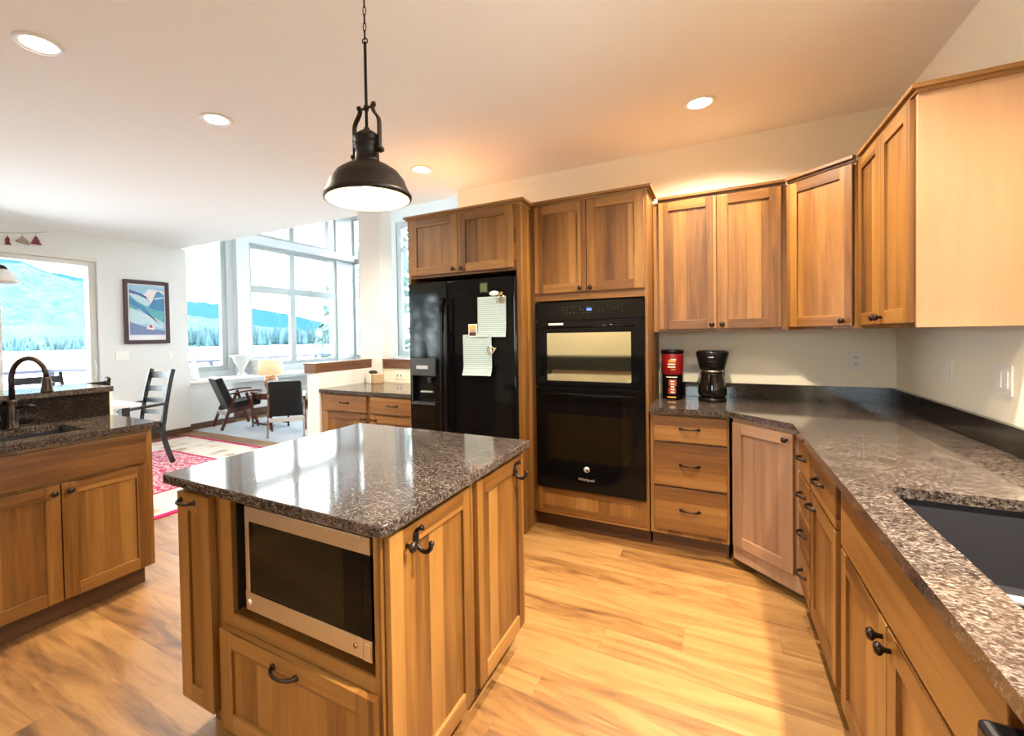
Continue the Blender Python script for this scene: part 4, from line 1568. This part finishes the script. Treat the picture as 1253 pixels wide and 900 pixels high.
# ------------------------------------------------------------------ recessed ceiling lights
cans = [(-2.69, 0.890, 'recessed ceiling light nearest the top left corner', CAN_W),
        (-2.69, 1.725, 'recessed ceiling light over the far end of the peninsula', CAN_W),
        (-2.094, 3.076, 'recessed ceiling light just beyond the pendant', CAN_W),
        (-0.075, 3.058, 'recessed ceiling light before the back wall over the corner cabinets', CAN_W * 0.9)]
can0 = None
for x, y, lab, e_w in cans:
    if can0 is None:
        can0 = thing('ceiling_light', lab, 'ceiling light', (x, y, CEIL - 0.0005), 0, 'recessed ceiling lights')
        MB().lathe([(0.062, -0.002), (0.075, -0.006), (0.090, -0.004), (0.092, 0.0), (0.062, 0.0)], 'white_trim', 36, closed=True).build('trim_ring', can0)
        MB().lathe([(0.0, -0.003), (0.0615, -0.003), (0.0615, -0.0005), (0.0, -0.0005)], 'lens_glow', 32).build('lens', can0)
        c = can0
    else:
        c = copy_tree(can0, (x, y, CEIL - 0.0005), 0, lab, 'recessed ceiling lights')
    lamp('SPOT', 'downlight', c, (0, 0, -0.012), e_w, WARM, spot_size=math.radians(150), spot_blend=0.6, shadow_soft_size=0.055)
# unseen: sink light read from its shadow edge, two more added as fill
for x, y, e_w in ((0.62, 1.05, SINK_CAN_W), (-0.10, 1.95, CAN_W * 1.15), (-2.0, -1.7, CAN_W)):  # second added to brighten the upper cabinets, third for the rear wall
    c = copy_tree(can0, (x, y, CEIL - 0.0005), 0, 'unseen recessed ceiling light out of the picture', 'recessed ceiling lights')
    lamp('SPOT', 'downlight', c, (0, 0, -0.012), e_w, WARM, spot_size=math.radians(94 if x > 0 else 150), spot_blend=0.5, shadow_soft_size=0.04)

# ------------------------------------------------------------------ dining side
tag(MB().box(-6.98, -3.45, 4.0, 7.6, 0.0005, 0.009, 'pale_rug').build('rug'), 'large pale grey rug under the lounge chairs and oval table', 'rug')
rg = MB().box(-RUG[2] / 2, RUG[2] / 2, -RUG[3] / 2, RUG[3] / 2, 0.0005, 0.010, 'rug_pile')
tag(rg.build('rug', None, (RUG[0], RUG[1], 0)), 'pink and cream patterned rug under the dining chairs', 'rug')

# ladder-back armchair, local: faces -y, origin on the floor


def make_armchair(name, label, loc, rotz, group=None):
    c = thing(name, label, 'chair', loc, rotz, group)
    m = 'espresso'
    for s in (-1, 1):
        l = MB()
        pts = bez((s * 0.225, 0.085, 0.0), (s * 0.220, 0.0, 0.22), (s * 0.215, -0.03, 0.40), (s * 0.215, 0.0, 0.46), 8) + bez((s * 0.215, 0.0, 0.46), (s * 0.212, 0.03, 0.65), (s * 0.205, 0.07, 0.85), (s * 0.200, 0.125, 1.04), 8)[1:]
        for p0, p1 in zip(pts[:-1], pts[1:]):
            d_ = (Vector(p1) - Vector(p0)).normalized() * 0.004
            l.bar(Vector(p0) - d_, Vector(p1) + d_, 0.030, 0.046, m, up=(0, 1, 0))
        l.build('leg', c)
    for s in (-1, 1):
        MB().bar((s * 0.235, -0.42, 0.0), (s * 0.235, -0.42, 0.640), 0.034, 0.040, m, up=(0, 1, 0)).build('leg', c)
    st = MB()
    st.prism([(-0.235, -0.44), (0.235, -0.44), (0.210, 0.01), (-0.210, 0.01)], 0.425, 0.465, m)
    st.build('seat', c, bevel=0.008)
    ap = MB()
    ap.box(-0.20, 0.20, -0.010, 0.012, 0.365, 0.424, m)
    ap.box(-0.22, 0.22, -0.430, -0.410, 0.365, 0.424, m)
    ap.box(-0.235, -0.215, -0.41, -0.01, 0.365, 0.424, m)
    ap.box(0.215, 0.235, -0.41, -0.01, 0.365, 0.424, m)
    ap.build('apron', c)
    for z, w2, hh in ((0.56, 0.20, 0.05), (0.69, 0.198, 0.055), (0.82, 0.195, 0.06), (0.975, 0.192, 0.075)):
        y = 0.125 * ((z - 0.46) / 0.58) ** 1.2
        sl = MB()
        n = 6
        for k in range(n):
            xa, xb = -w2 + 2 * w2 * k / n, -w2 + 2 * w2 * (k + 1) / n
            f = lambda q: y + 0.022 * (1 - (q / w2) ** 2)
            sl.bar((xa, f(xa), z), (xb, f(xb), z), 0.014, hh, m)
        sl.build('back_slat', c)
    for s in (-1, 1):
        MB().bar((s * 0.238, -0.46, 0.648), (s * 0.218, 0.040, 0.668), 0.046, 0.026, m).build('armrest', c, bevel=0.006)
    return c


ac = make_armchair('dining_chair', 'dark ladder-back armchair standing on the rug past the peninsula', (-5.60, 2.73, 0.0170), 0.06)
dt = thing('dining_table', 'pale dining table mostly hidden behind the raised bar', 'table', (-5.62, 1.62, 0.0105))
MB().box(-0.52, 0.52, -0.85, 0.78, 0.715, 0.750, 'table_white').build('tabletop', dt, bevel=0.006)
for sx in (-1, 1):
    for sy in (-1, 1):
        MB().bar((sx * 0.45, sy * 0.68 - 0.03, 0), (sx * 0.45, sy * 0.68 - 0.03, 0.714), 0.07, 0.07, 'espresso', up=(0, 1, 0)).build('leg', dt)


def make_chair_side(name, label, loc, rotz):
    r = copy_tree(ac, loc, rotz, label)
    return r


make_chair_side('dining_chair', 'dark dining chair behind the bar, its top rail seen past the faucet', (-6.08, 1.93, 0.0170), math.pi / 2)
make_chair_side('dining_chair', 'dark dining chair nearest the bar, its rail end showing above the bar corner', (-4.93, 1.79, 0.0170), -math.pi / 2)

# chandelier over the dining table
ch_ = thing('chandelier', 'chandelier with frosted glass bell shades by the sliding door', 'chandelier', (-5.02, 1.10, 0))
b_ = MB()
b_.lathe([(0.0, CEIL - 0.03), (0.05, CEIL - 0.025), (0.065, CEIL - 0.001), (0.0, CEIL - 0.001)], 'black_iron', 24)
b_.tube([(0, 0, 2.16), (0, 0, CEIL - 0.02)], 0.006, 'black_iron')
b_.ball((0, 0, 2.10), 0.045, 'black_iron', s=(1, 1, 1.6))
b_.build('stem', ch_)
for k in range(5):
    a = math.radians(62 + 72 * k)
    ca, sa = math.cos(a), math.sin(a)
    r_ = 0.26
    am = MB().tube([(q[0] * ca, q[0] * sa, q[1]) for q in [(0.03, 2.08), (0.10, 2.12), (0.17, 2.13), (0.225, 2.10), (0.255, 2.05), (r_, 2.0)]], 0.008, 'black_iron', 10).build('arm', ch_)
    MB().lathe([(0.0, 2.005), (0.030, 1.998), (0.048, 1.980), (0.050, 1.968), (0.0, 1.968)], 'black_iron', 24, (r_ * ca, r_ * sa, 0)).build('socket_cup', am)
    s_ = MB().lathe([(0.040, 1.970), (0.070, 1.955), (0.090, 1.93), (0.105, 1.895), (0.125, 1.868), (0.122, 1.866), (0.102, 1.893), (0.087, 1.928), (0.067, 1.951), (0.038, 1.965)], 'frosted', 28, (r_ * ca, r_ * sa, 0), closed=True)
    s_.build('glass_shade', am)

# framed picture
pc = thing('framed_picture', 'framed mountain print with dark frame on the dining wall', 'picture', (XL + 0.0005, 3.365, 1.785), math.pi / 2)
pw_, ph_ = 0.575, 0.872
b_ = MB()
for (a0, a1, c0, c1) in ((-pw_ / 2, -pw_ / 2 + 0.05, -ph_ / 2, ph_ / 2), (pw_ / 2 - 0.05, pw_ / 2, -ph_ / 2, ph_ / 2),
                         (-pw_ / 2 + 0.05, pw_ / 2 - 0.05, -ph_ / 2, -ph_ / 2 + 0.05), (-pw_ / 2 + 0.05, pw_ / 2 - 0.05, ph_ / 2 - 0.05, ph_ / 2)):
    b_.box(a0, a1, -0.028, 0, c0, c1, 'frame_plum')
b_.build('frame', pc, bevel=0.004)
MB().box(-pw_ / 2 + 0.05, pw_ / 2 - 0.05, -0.012, -0.002, -ph_ / 2 + 0.05, ph_ / 2 - 0.05, 'p_mat').build('mat_board', pc)
pr = MB()
X0_, X1_, Z0_, Z1_ = -0.220, 0.220, -0.315, 0.370


def ppoly(pts, mat, d):
    vs_ = [(X0_ + (X1_ - X0_) * u, -0.0125 - d, Z0_ + (Z1_ - Z0_) * v) for u, v in pts]
    n = len(vs_)
    vs2 = [(p[0], p[1] + 0.0003, p[2]) for p in vs_]
    pr.add(vs_ + vs2, [tuple(range(n)), tuple(range(2 * n - 1, n - 1, -1))] + [(i, (i + 1) % n, n + (i + 1) % n, n + i) for i in range(n)], mat)


ppoly([(0, 0), (1, 0), (1, 1), (0, 1)], 'p_sky', 0.0)
ppoly([(0.35, 0.60), (1, 0.70), (1, 0.90), (0.55, 0.93), (0.40, 0.80)], 'p_cream', 0.0006)
ppoly([(0, 0.55), (0.58, 0.66), (0.48, 0.78), (0.30, 0.84), (0, 0.90)], 'p_indigo', 0.0012)
ppoly([(0, 0.50), (0.58, 0.62), (0.52, 0.72), (0.25, 0.80), (0, 0.84)], 'p_pale', 0.0018)
ppoly([(0.50, 0.52), (1, 0.48), (1, 0.82), (0.86, 0.90), (0.78, 0.88), (0.66, 0.70)], 'p_blue', 0.0024)
ppoly([(0.70, 0.72), (1.0, 0.76), (1.0, 0.79), (0.74, 0.76)], 'p_pale', 0.0030)
ppoly([(0, 0.42), (0.35, 0.56), (1, 0.20), (1, 0.46), (0.55, 0.55), (0.2, 0.68), (0, 0.80)], 'p_teal', 0.0030)
ppoly([(0, 0.62), (0.30, 0.52), (0.85, 0.22), (0.4, 0.56), (0, 0.74)], 'p_blue', 0.0036)
ppoly([(0, 0.20), (0.5, 0.22), (1, 0.12), (1, 0.24), (0.7, 0.36), (0.3, 0.46), (0, 0.55)], 'p_pale', 0.0036)
ppoly([(0, 0), (1, 0), (1, 0.08), (0.5, 0.15), (0, 0.26)], 'p_slate', 0.0042)
ppoly([(0.46, 0.12), (0.70, 0.10), (0.66, 0.19), (0.56, 0.22), (0.50, 0.19)], 'p_cream', 0.0048)
ppoly([(0.53, 0.15), (0.64, 0.14), (0.62, 0.20), (0.56, 0.21)], 'p_red', 0.0054)
pr.build('print', pc)

# garland over the sliding door
gd = thing('garland', 'string garland of small wooden trees above the sliding door', 'garland', (XL + 0.02, 0, 0))
pts = []
for i in range(25):
    t = i / 24
    y = 1.0 + 1.32 * t
    z = 2.600 + 0.10 * (2 * t - 1) ** 2 - 0.0 * t
    pts.append((0.0, y, z))
MB().tube(pts, 0.003, 'string', 6).build('string', gd)


def zg(y):
    t = (y - 1.0) / 1.32
    return 2.600 + 0.10 * (2 * t - 1) ** 2


def tree_orn(y, mat, s=1.0, kind=0):
    z = zg(y) - 0.035
    mb = MB()
    if kind == 0:
        poly = [(0, 0), (0.022, -0.03), (0.012, -0.03), (0.038, -0.062), (0.022, -0.062), (0.055, -0.10), (-0.055, -0.10), (-0.022, -0.062), (-0.038, -0.062), (-0.012, -0.03), (-0.022, -0.03)]
    elif kind == 1:
        poly = [(0, 0.0), (0.014, -0.02), (0.022, -0.05), (0.012, -0.055), (0.030, -0.095), (-0.024, -0.10), (-0.014, -0.055), (-0.024, -0.05), (-0.012, -0.02)]
    else:
        poly = [(0, 0.0), (0.05, -0.05), (0.062, -0.10), (-0.05, -0.075), (-0.062, -0.06), (-0.03, -0.05)]
    vs_ = [(0.004, y + a * s, z + b * s) for a, b in poly] + [(-0.004, y + a * s, z + b * s) for a, b in poly]
    n = len(poly)
    mb.add(vs_, [tuple(range(n)), tuple(range(2 * n - 1, n - 1, -1))] + [(i, (i + 1) % n, n + (i + 1) % n, n + i) for i in range(n)], mat)
    mb.tube([(0, y, z - 0.004), (0, y, zg(y))], 0.0015, 'string', 6)
    return mb.build('ornament', gd)


tree_orn(2.205, 'dark_red', 1.0, 0)
tree_orn(2.088, 'rust_wood', 0.95, 2)
tree_orn(1.962, 'dark_red', 1.0, 1)
tree_orn(1.70, 'rust_wood', 1.0, 0)
tree_orn(1.45, 'dark_red', 1.0, 0)

# dark desk against the wall behind the camera, mirrored in the oven glass
dk = thing('console_desk', 'dark desk by the wall behind the camera, mirrored in the oven glass', 'desk', (-2.0, YS + 0.30, 0))
MB().box(-0.95, 0.95, -0.28, 0.28, 0.93, 0.97, 'espresso').build('desktop', dk, bevel=0.004)
MB().box(-0.90, 0.90, -0.25, 0.25, 0.72, 0.929, 'espresso').build('drawer_box', dk)
for sx in (-1, 1):
    for sy in (-1, 1):
        MB().box(sx * 0.87 - 0.03, sx * 0.87 + 0.03, sy * 0.22 - 0.03, sy * 0.22 + 0.03, 0, 0.719, 'espresso').build('leg', dk)

# ------------------------------------------------------------------ great room furniture
# lounge chair, local: faces +y, rear legs at y = 0


def make_lounge(label, loc, rotz, group):
    c = thing('lounge_chair', label, 'chair', loc, rotz, group)
    m = 'mahogany'
    for s in (-1, 1):
        x = s * 0.275
        MB().bar((x, -0.02, 0.0), (x, 0.23, 0.55), 0.028, 0.048, m, up=(0, 1, 0)).build('leg', c)
        MB().bar((x, 0.60, 0.0), (x, 0.40, 0.55), 0.028, 0.048, m, up=(0, 1, 0)).build('leg', c)
        br = MB()
        br.bar((x, 0.08, 0.27), (x, 0.49, 0.33), 0.024, 0.060, m)
        br.build('side_rail', c)
        ar = MB()
        pts = bez((x, 0.14, 0.545), (x, 0.30, 0.570), (x, 0.50, 0.590), (x, 0.66, 0.570), 8)
        for p0, p1 in zip(pts[:-1], pts[1:]):
            ar.bar(p0, p1, 0.042, 0.022, m)
        ar.build('armrest', c)
    MB().bar((-0.275, 0.075, 0.235), (0.275, 0.075, 0.235), 0.02, 0.055, 'stretcher_lit').build('stretcher', c)
    MB().bar((-0.275, 0.535, 0.25), (0.275, 0.535, 0.25), 0.02, 0.055, m).build('stretcher', c)
    st = MB()
    st.add([(-0.25, 0.11, 0.29), (0.25, 0.11, 0.29), (0.25, 0.66, 0.34), (-0.25, 0.66, 0.34), (-0.25, 0.09, 0.40), (0.25, 0.09, 0.40), (0.25, 0.66, 0.45), (-0.25, 0.66, 0.45)],
           [(0, 3, 2, 1), (4, 5, 6, 7), (0, 1, 5, 4), (1, 2, 6, 5), (2, 3, 7, 6), (3, 0, 4, 7)], 'leather')
    st.build('seat_cushion', c, bevel=0.02, seg=3)
    bk = MB()
    bk.add([(-0.25, 0.115, 0.31), (0.25, 0.115, 0.31), (0.25, 0.22, 0.38), (-0.25, 0.22, 0.38), (-0.25, -0.10, 0.79), (0.25, -0.10, 0.79), (0.25, 0.02, 0.815), (-0.25, 0.02, 0.815)],
           [(0, 3, 2, 1), (4, 5, 6, 7), (0, 1, 5, 4), (1, 2, 6, 5), (2, 3, 7, 6), (3, 0, 4, 7)], 'leather')
    bk.build('back_cushion', c, bevel=0.025, seg=3)
    return c


la = make_lounge('black leather lounge chair beside the window bench', (-6.72, 4.21, 0.019), math.radians(-18), None)
lb_ = copy_tree(la, (-5.235, 4.25, 0.019), math.radians(46), 'black leather lounge chair with its back to the half wall')
for q_ in (la, lb_):
    q_.scale = (0.86, 0.86, 0.98)

st_ = thing('side_table', 'oval mahogany side table between the two lounge chairs', 'table', (-6.13, 4.69, 0.0115), math.radians(-5))
tt = MB()
pts = [(0.36 * math.cos(a), 0.25 * math.sin(a)) for a in [2 * math.pi * i / 40 for i in range(40)]]
tt.prism(pts, 0.525, 0.550, 'mahogany')
tt.prism([(p[0] * 0.93, p[1] * 0.93) for p in pts], 0.455, 0.525, 'mahogany')
tt.build('tabletop', st_)
for sx in (-1, 1):
    for sy in (-1, 1):
        x, y = sx * 0.235, sy * 0.155
        l = MB().lathe([(0.0, 0.0), (0.016, 0.0), (0.020, 0.012), (0.014, 0.030), (0.012, 0.05), (0.020, 0.065), (0.016, 0.085), (0.014, 0.30), (0.020, 0.33), (0.012, 0.345), (0.021, 0.37), (0.021, 0.454), (0.0, 0.454)], 'mahogany', 16, (x, y, 0))
        l.build('leg', st_)
sr = MB()
for sy in (-1, 1):
    sr.bar((-0.235, sy * 0.155, 0.065), (0.235, sy * 0.155, 0.065), 0.024, 0.03, 'mahogany')
sr.bar((0.0, -0.155, 0.065), (0.0, 0.155, 0.065), 0.024, 0.03, 'mahogany')
sr.build('stretcher', st_)

tl = thing('table_lamp', 'lit table lamp with linen drum shade on the oval side table', 'lamp', (-6.10, 4.69, 0.562))
b_ = MB().lathe([(0.0, 0.0), (0.065, 0.0), (0.070, 0.012), (0.060, 0.030), (0.080, 0.070), (0.105, 0.135), (0.104, 0.185), (0.080, 0.235), (0.040, 0.262), (0.020, 0.268), (0.0, 0.268)], 'lamp_ceramic', 32)
b_.build('base', tl)
MB().tube([(0, 0, 0.266), (0, 0, 0.40)], 0.006, 'brass').build('stem', tl)
s_ = MB().lathe([(0.186, 0.270), (0.170, 0.490), (0.166, 0.490), (0.182, 0.270)], 'lamp_linen', 40, closed=True)
s_.build('lamp_shade', tl)
MB().ball((0, 0, 0.42), 0.030, 'bulb_glow').build('bulb', tl)
lamp('POINT', 'lamp_glow', tl, (0, 0, 0.42), 2.5, WARM, shadow_soft_size=0.035)

# white pots on the bench
vz = 0.7525
tag(MB().lathe([(0.0, 0.0), (0.055, 0.0), (0.062, 0.01), (0.070, 0.08), (0.055, 0.18), (0.030, 0.27), (0.022, 0.34), (0.030, 0.385), (0.024, 0.390), (0.0, 0.390)], 'ceramic_white', 28).build('vase', None, (-7.26, 4.17, vz)),
    'slim white bottle vase at the end of the window bench', 'vase')
ur = thing('urn', 'white footed urn on the window bench below the white post', 'urn', (-7.30, 5.02, vz))
MB().lathe([(0.0, 0.0), (0.09, 0.0), (0.09, 0.02), (0.045, 0.045), (0.040, 0.10), (0.075, 0.16), (0.12, 0.24), (0.14, 0.31), (0.185, 0.345), (0.185, 0.36), (0.165, 0.36), (0.125, 0.31), (0.0, 0.28)], 'ceramic_white', 32).build('bowl', ur)
bk = thing('basket', 'stack-ribbed white basket beside the urn on the window bench', 'basket', (-7.30, 5.37, vz))
prof = [(0.0, 0.0), (0.13, 0.0)]
for k in range(6):
    prof += [(0.137 + 0.004 * k, 0.012 + 0.04 * k), (0.137 + 0.004 * k, 0.034 + 0.04 * k), (0.130 + 0.004 * k, 0.040 + 0.04 * k)]
prof += [(0.175, 0.245), (0.175, 0.275), (0.150, 0.275), (0.145, 0.22), (0.0, 0.20)]
MB().lathe(prof, 'ceramic_white', 32).build('body', bk)

# ------------------------------------------------------------------ outdoors
struct(MB().box(-10.4, XW - 0.17, -3.0, 10.5, -0.22, -0.05, 'deck_wood').build('floor_deck'))


def rail(name, label, pts):
    e = thing(name, label, 'railing', (0, 0, 0))
    zt = 0.93
    for p0, p1 in zip(pts[:-1], pts[1:]):
        MB().bar((*p0, zt), (*p1, zt), 0.09, 0.05, 'rail_paint').build('top_rail', e)
        wr = MB()
        for z in (0.10,):
            wr.bar((*p0, z), (*p1, z), 0.03, 0.03, 'rail_paint')
        wr.build('bottom_rail', e)
        n = max(1, round((Vector(p1) - Vector(p0)).length / 1.5))
        for k in range(n + (1 if p1 == pts[-1] else 0)):
            q = Vector(p0).lerp(Vector(p1), k / n)
            MB().bar((q.x, q.y, -0.05), (q.x, q.y, zt - 0.025), 0.07, 0.07, 'rail_paint', up=(0, 1, 0)).build('post', e)


rail('deck_railing', 'blue-grey deck railing outside the sliding door', [(-9.4, -2.5), (-9.4, 3.12), (-8.6, 3.55), (-8.25, 3.75)])
rail('deck_railing', 'grey deck railing outside the far room windows', [(-9.6, 4.4), (-9.6, 10.3)])

LZ = -3.2
struct(MB().box(-1500, -10.6, -1500, 1500, LZ - 0.2, LZ, 'lake_water').build('lake'))
gn = MB()
gn.box(-10.55, 60, -80, 120, LZ - 0.3, LZ + 0.05, 'meadow')
gn.box(-8.5, 3.5, -9.0, YS - 0.2, -0.25, -0.06, 'bounce_paving')
gn.box(1.3, 6.5, -9.0, 8.0, -0.25, -0.06, 'bounce_paving')
struct(gn.build('ground'))


def dirv(u, v):
    cx, cy = 569.8039, 420.9068
    a, b = (u - cx) / F_PX, (v - cy) / F_PX
    return _r2 * a + _d2 * b + _f


def hill(name, ridge, dist, base_in, mat, seed, rough=1.0):
    """terrain ridge: (azimuth direction, height) list; slopes from the shore up to the ridge and down behind it"""
    rnd = random.Random(seed)
    vs_, fs = [], []
    nr = 9
    cols = []
    for i in range(len(ridge) - 1):
        (u0, v0), (u1, v1) = ridge[i], ridge[i + 1]
        n = max(2, int(abs(u1 - u0) / 8))
        for k in range(n):
            t = k / n
            cols.append((u0 + (u1 - u0) * t, v0 + (v1 - v0) * t))
    cols.append(ridge[-1])
    for (u, v) in cols:
        d = dirv(u, v)
        hl = math.hypot(d.x, d.y)
        top = H_CAM + dist * d.z / hl
        ax, ay = d.x / hl, d.y / hl
        for j in range(nr):
            if j <= 6:
                t = j / 6
                rr = base_in + (dist - base_in) * t
                zz = LZ + (top - LZ) * (t ** 1.25)
            else:
                t = (j - 6) / 2
                rr = dist * (1 + 0.25 * t)
                zz = top * (1 - 0.6 * t)
            if 0 < j < 6:
                zz += rnd.uniform(-1, 1) * 2.2 * rough
            if j == 6:
                zz += rnd.uniform(-1, 1) * 1.0 * rough
            vs_.append((ax * rr, ay * rr, zz))
    for i in range(len(cols) - 1):
        for j in range(nr - 1):
            a = i * nr + j
            fs.append((a, a + nr, a + nr + 1, a + 1))
    return struct(MB().add(vs_, fs, mat, True).build(name))


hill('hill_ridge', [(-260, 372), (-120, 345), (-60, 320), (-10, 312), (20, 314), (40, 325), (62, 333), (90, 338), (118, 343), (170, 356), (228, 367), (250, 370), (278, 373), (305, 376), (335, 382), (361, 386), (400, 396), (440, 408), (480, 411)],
     1000, 560, 'hazed_hill_far', 1, 1.6)
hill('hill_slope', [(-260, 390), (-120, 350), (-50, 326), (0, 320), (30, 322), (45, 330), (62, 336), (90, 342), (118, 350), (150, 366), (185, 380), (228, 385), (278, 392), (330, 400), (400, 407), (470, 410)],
     640, 365, 'hazed_hill_near', 2, 1.6)
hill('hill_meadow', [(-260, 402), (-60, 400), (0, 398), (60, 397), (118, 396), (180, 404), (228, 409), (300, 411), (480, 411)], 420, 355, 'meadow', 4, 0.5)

# forest along the far shore: too many to count
rnd = random.Random(7)
fm = MB()
for k in range(620):
    u = rnd.uniform(-120, 470)
    d = dirv(u, 414)
    hl = math.hypot(d.x, d.y)
    R_ = rnd.uniform(345, 400)
    x, y = d.x / hl * R_, d.y / hl * R_
    hgt = rnd.uniform(7, 15) if u > 200 else rnd.uniform(3, 8)
    rad = hgt * rnd.uniform(0.13, 0.2)
    z = LZ + (R_ - 345) * 0.03
    fm.lathe([(rad * 0.5, z - 0.5), (rad, z + hgt * 0.15), (rad * 0.55, z + hgt * 0.55), (0.05, z + hgt)], 'conifer', 6, (x, y, 0), smooth=False)
fo = fm.build('forest')
fo['kind'] = 'stuff'
tag(fo, 'pale conifer forest along the far shore of the lake', 'forest')


def leafy_tree(label, x, y, h, spread, seed):
    e = thing('tree', label, 'tree', (x, y, LZ + 0.05))
    h += -LZ
    rnd = random.Random(seed)
    MB().tube([(0, 0, 0), (0.1, 0.05, h * 0.5), (0.05, 0, h * 0.95)], [0.16, 0.11, 0.02], 'trunk_bark', 8).build('trunk', e)
    fo = MB()
    for k in range(900):
        t = rnd.random() ** 0.8
        z = h * (0.28 + 0.72 * t)
        rr = spread * (1.0 - t) ** 0.7 * math.sqrt(rnd.random()) + 0.1
        a = rnd.uniform(0, 2 * math.pi)
        p = Vector((rr * math.cos(a), rr * math.sin(a), z + rnd.uniform(-0.2, 0.2)))
        s = rnd.uniform(0.10, 0.24)
        q = Vector((rnd.uniform(-1, 1), rnd.uniform(-1, 1), rnd.uniform(-1, 0.4))).normalized()
        q2 = q.orthogonal().normalized()
        fo.add([p + q * s, p - q * s, p + q2 * s * 0.6, p - q2 * s * 0.6], [(0, 2, 1, 3)], 'leafage')
    fo.build('foliage', e)


leafy_tree('pale leafy tree beyond the right pane of the big window', -11.35, 12.0, 5.0, 1.4, 11)
leafy_tree('tall pale tree outside the narrow window behind the post', -8.9, 11.2, 8.0, 1.3, 12)
leafy_tree('pale tree outside the window left of the refrigerator', -7.4, 15.6, 6.2, 1.5, 13)
leafy_tree('pale tree behind the house, mirrored in the refrigerator', -8.6, -6.8, 6.0, 1.8, 14)
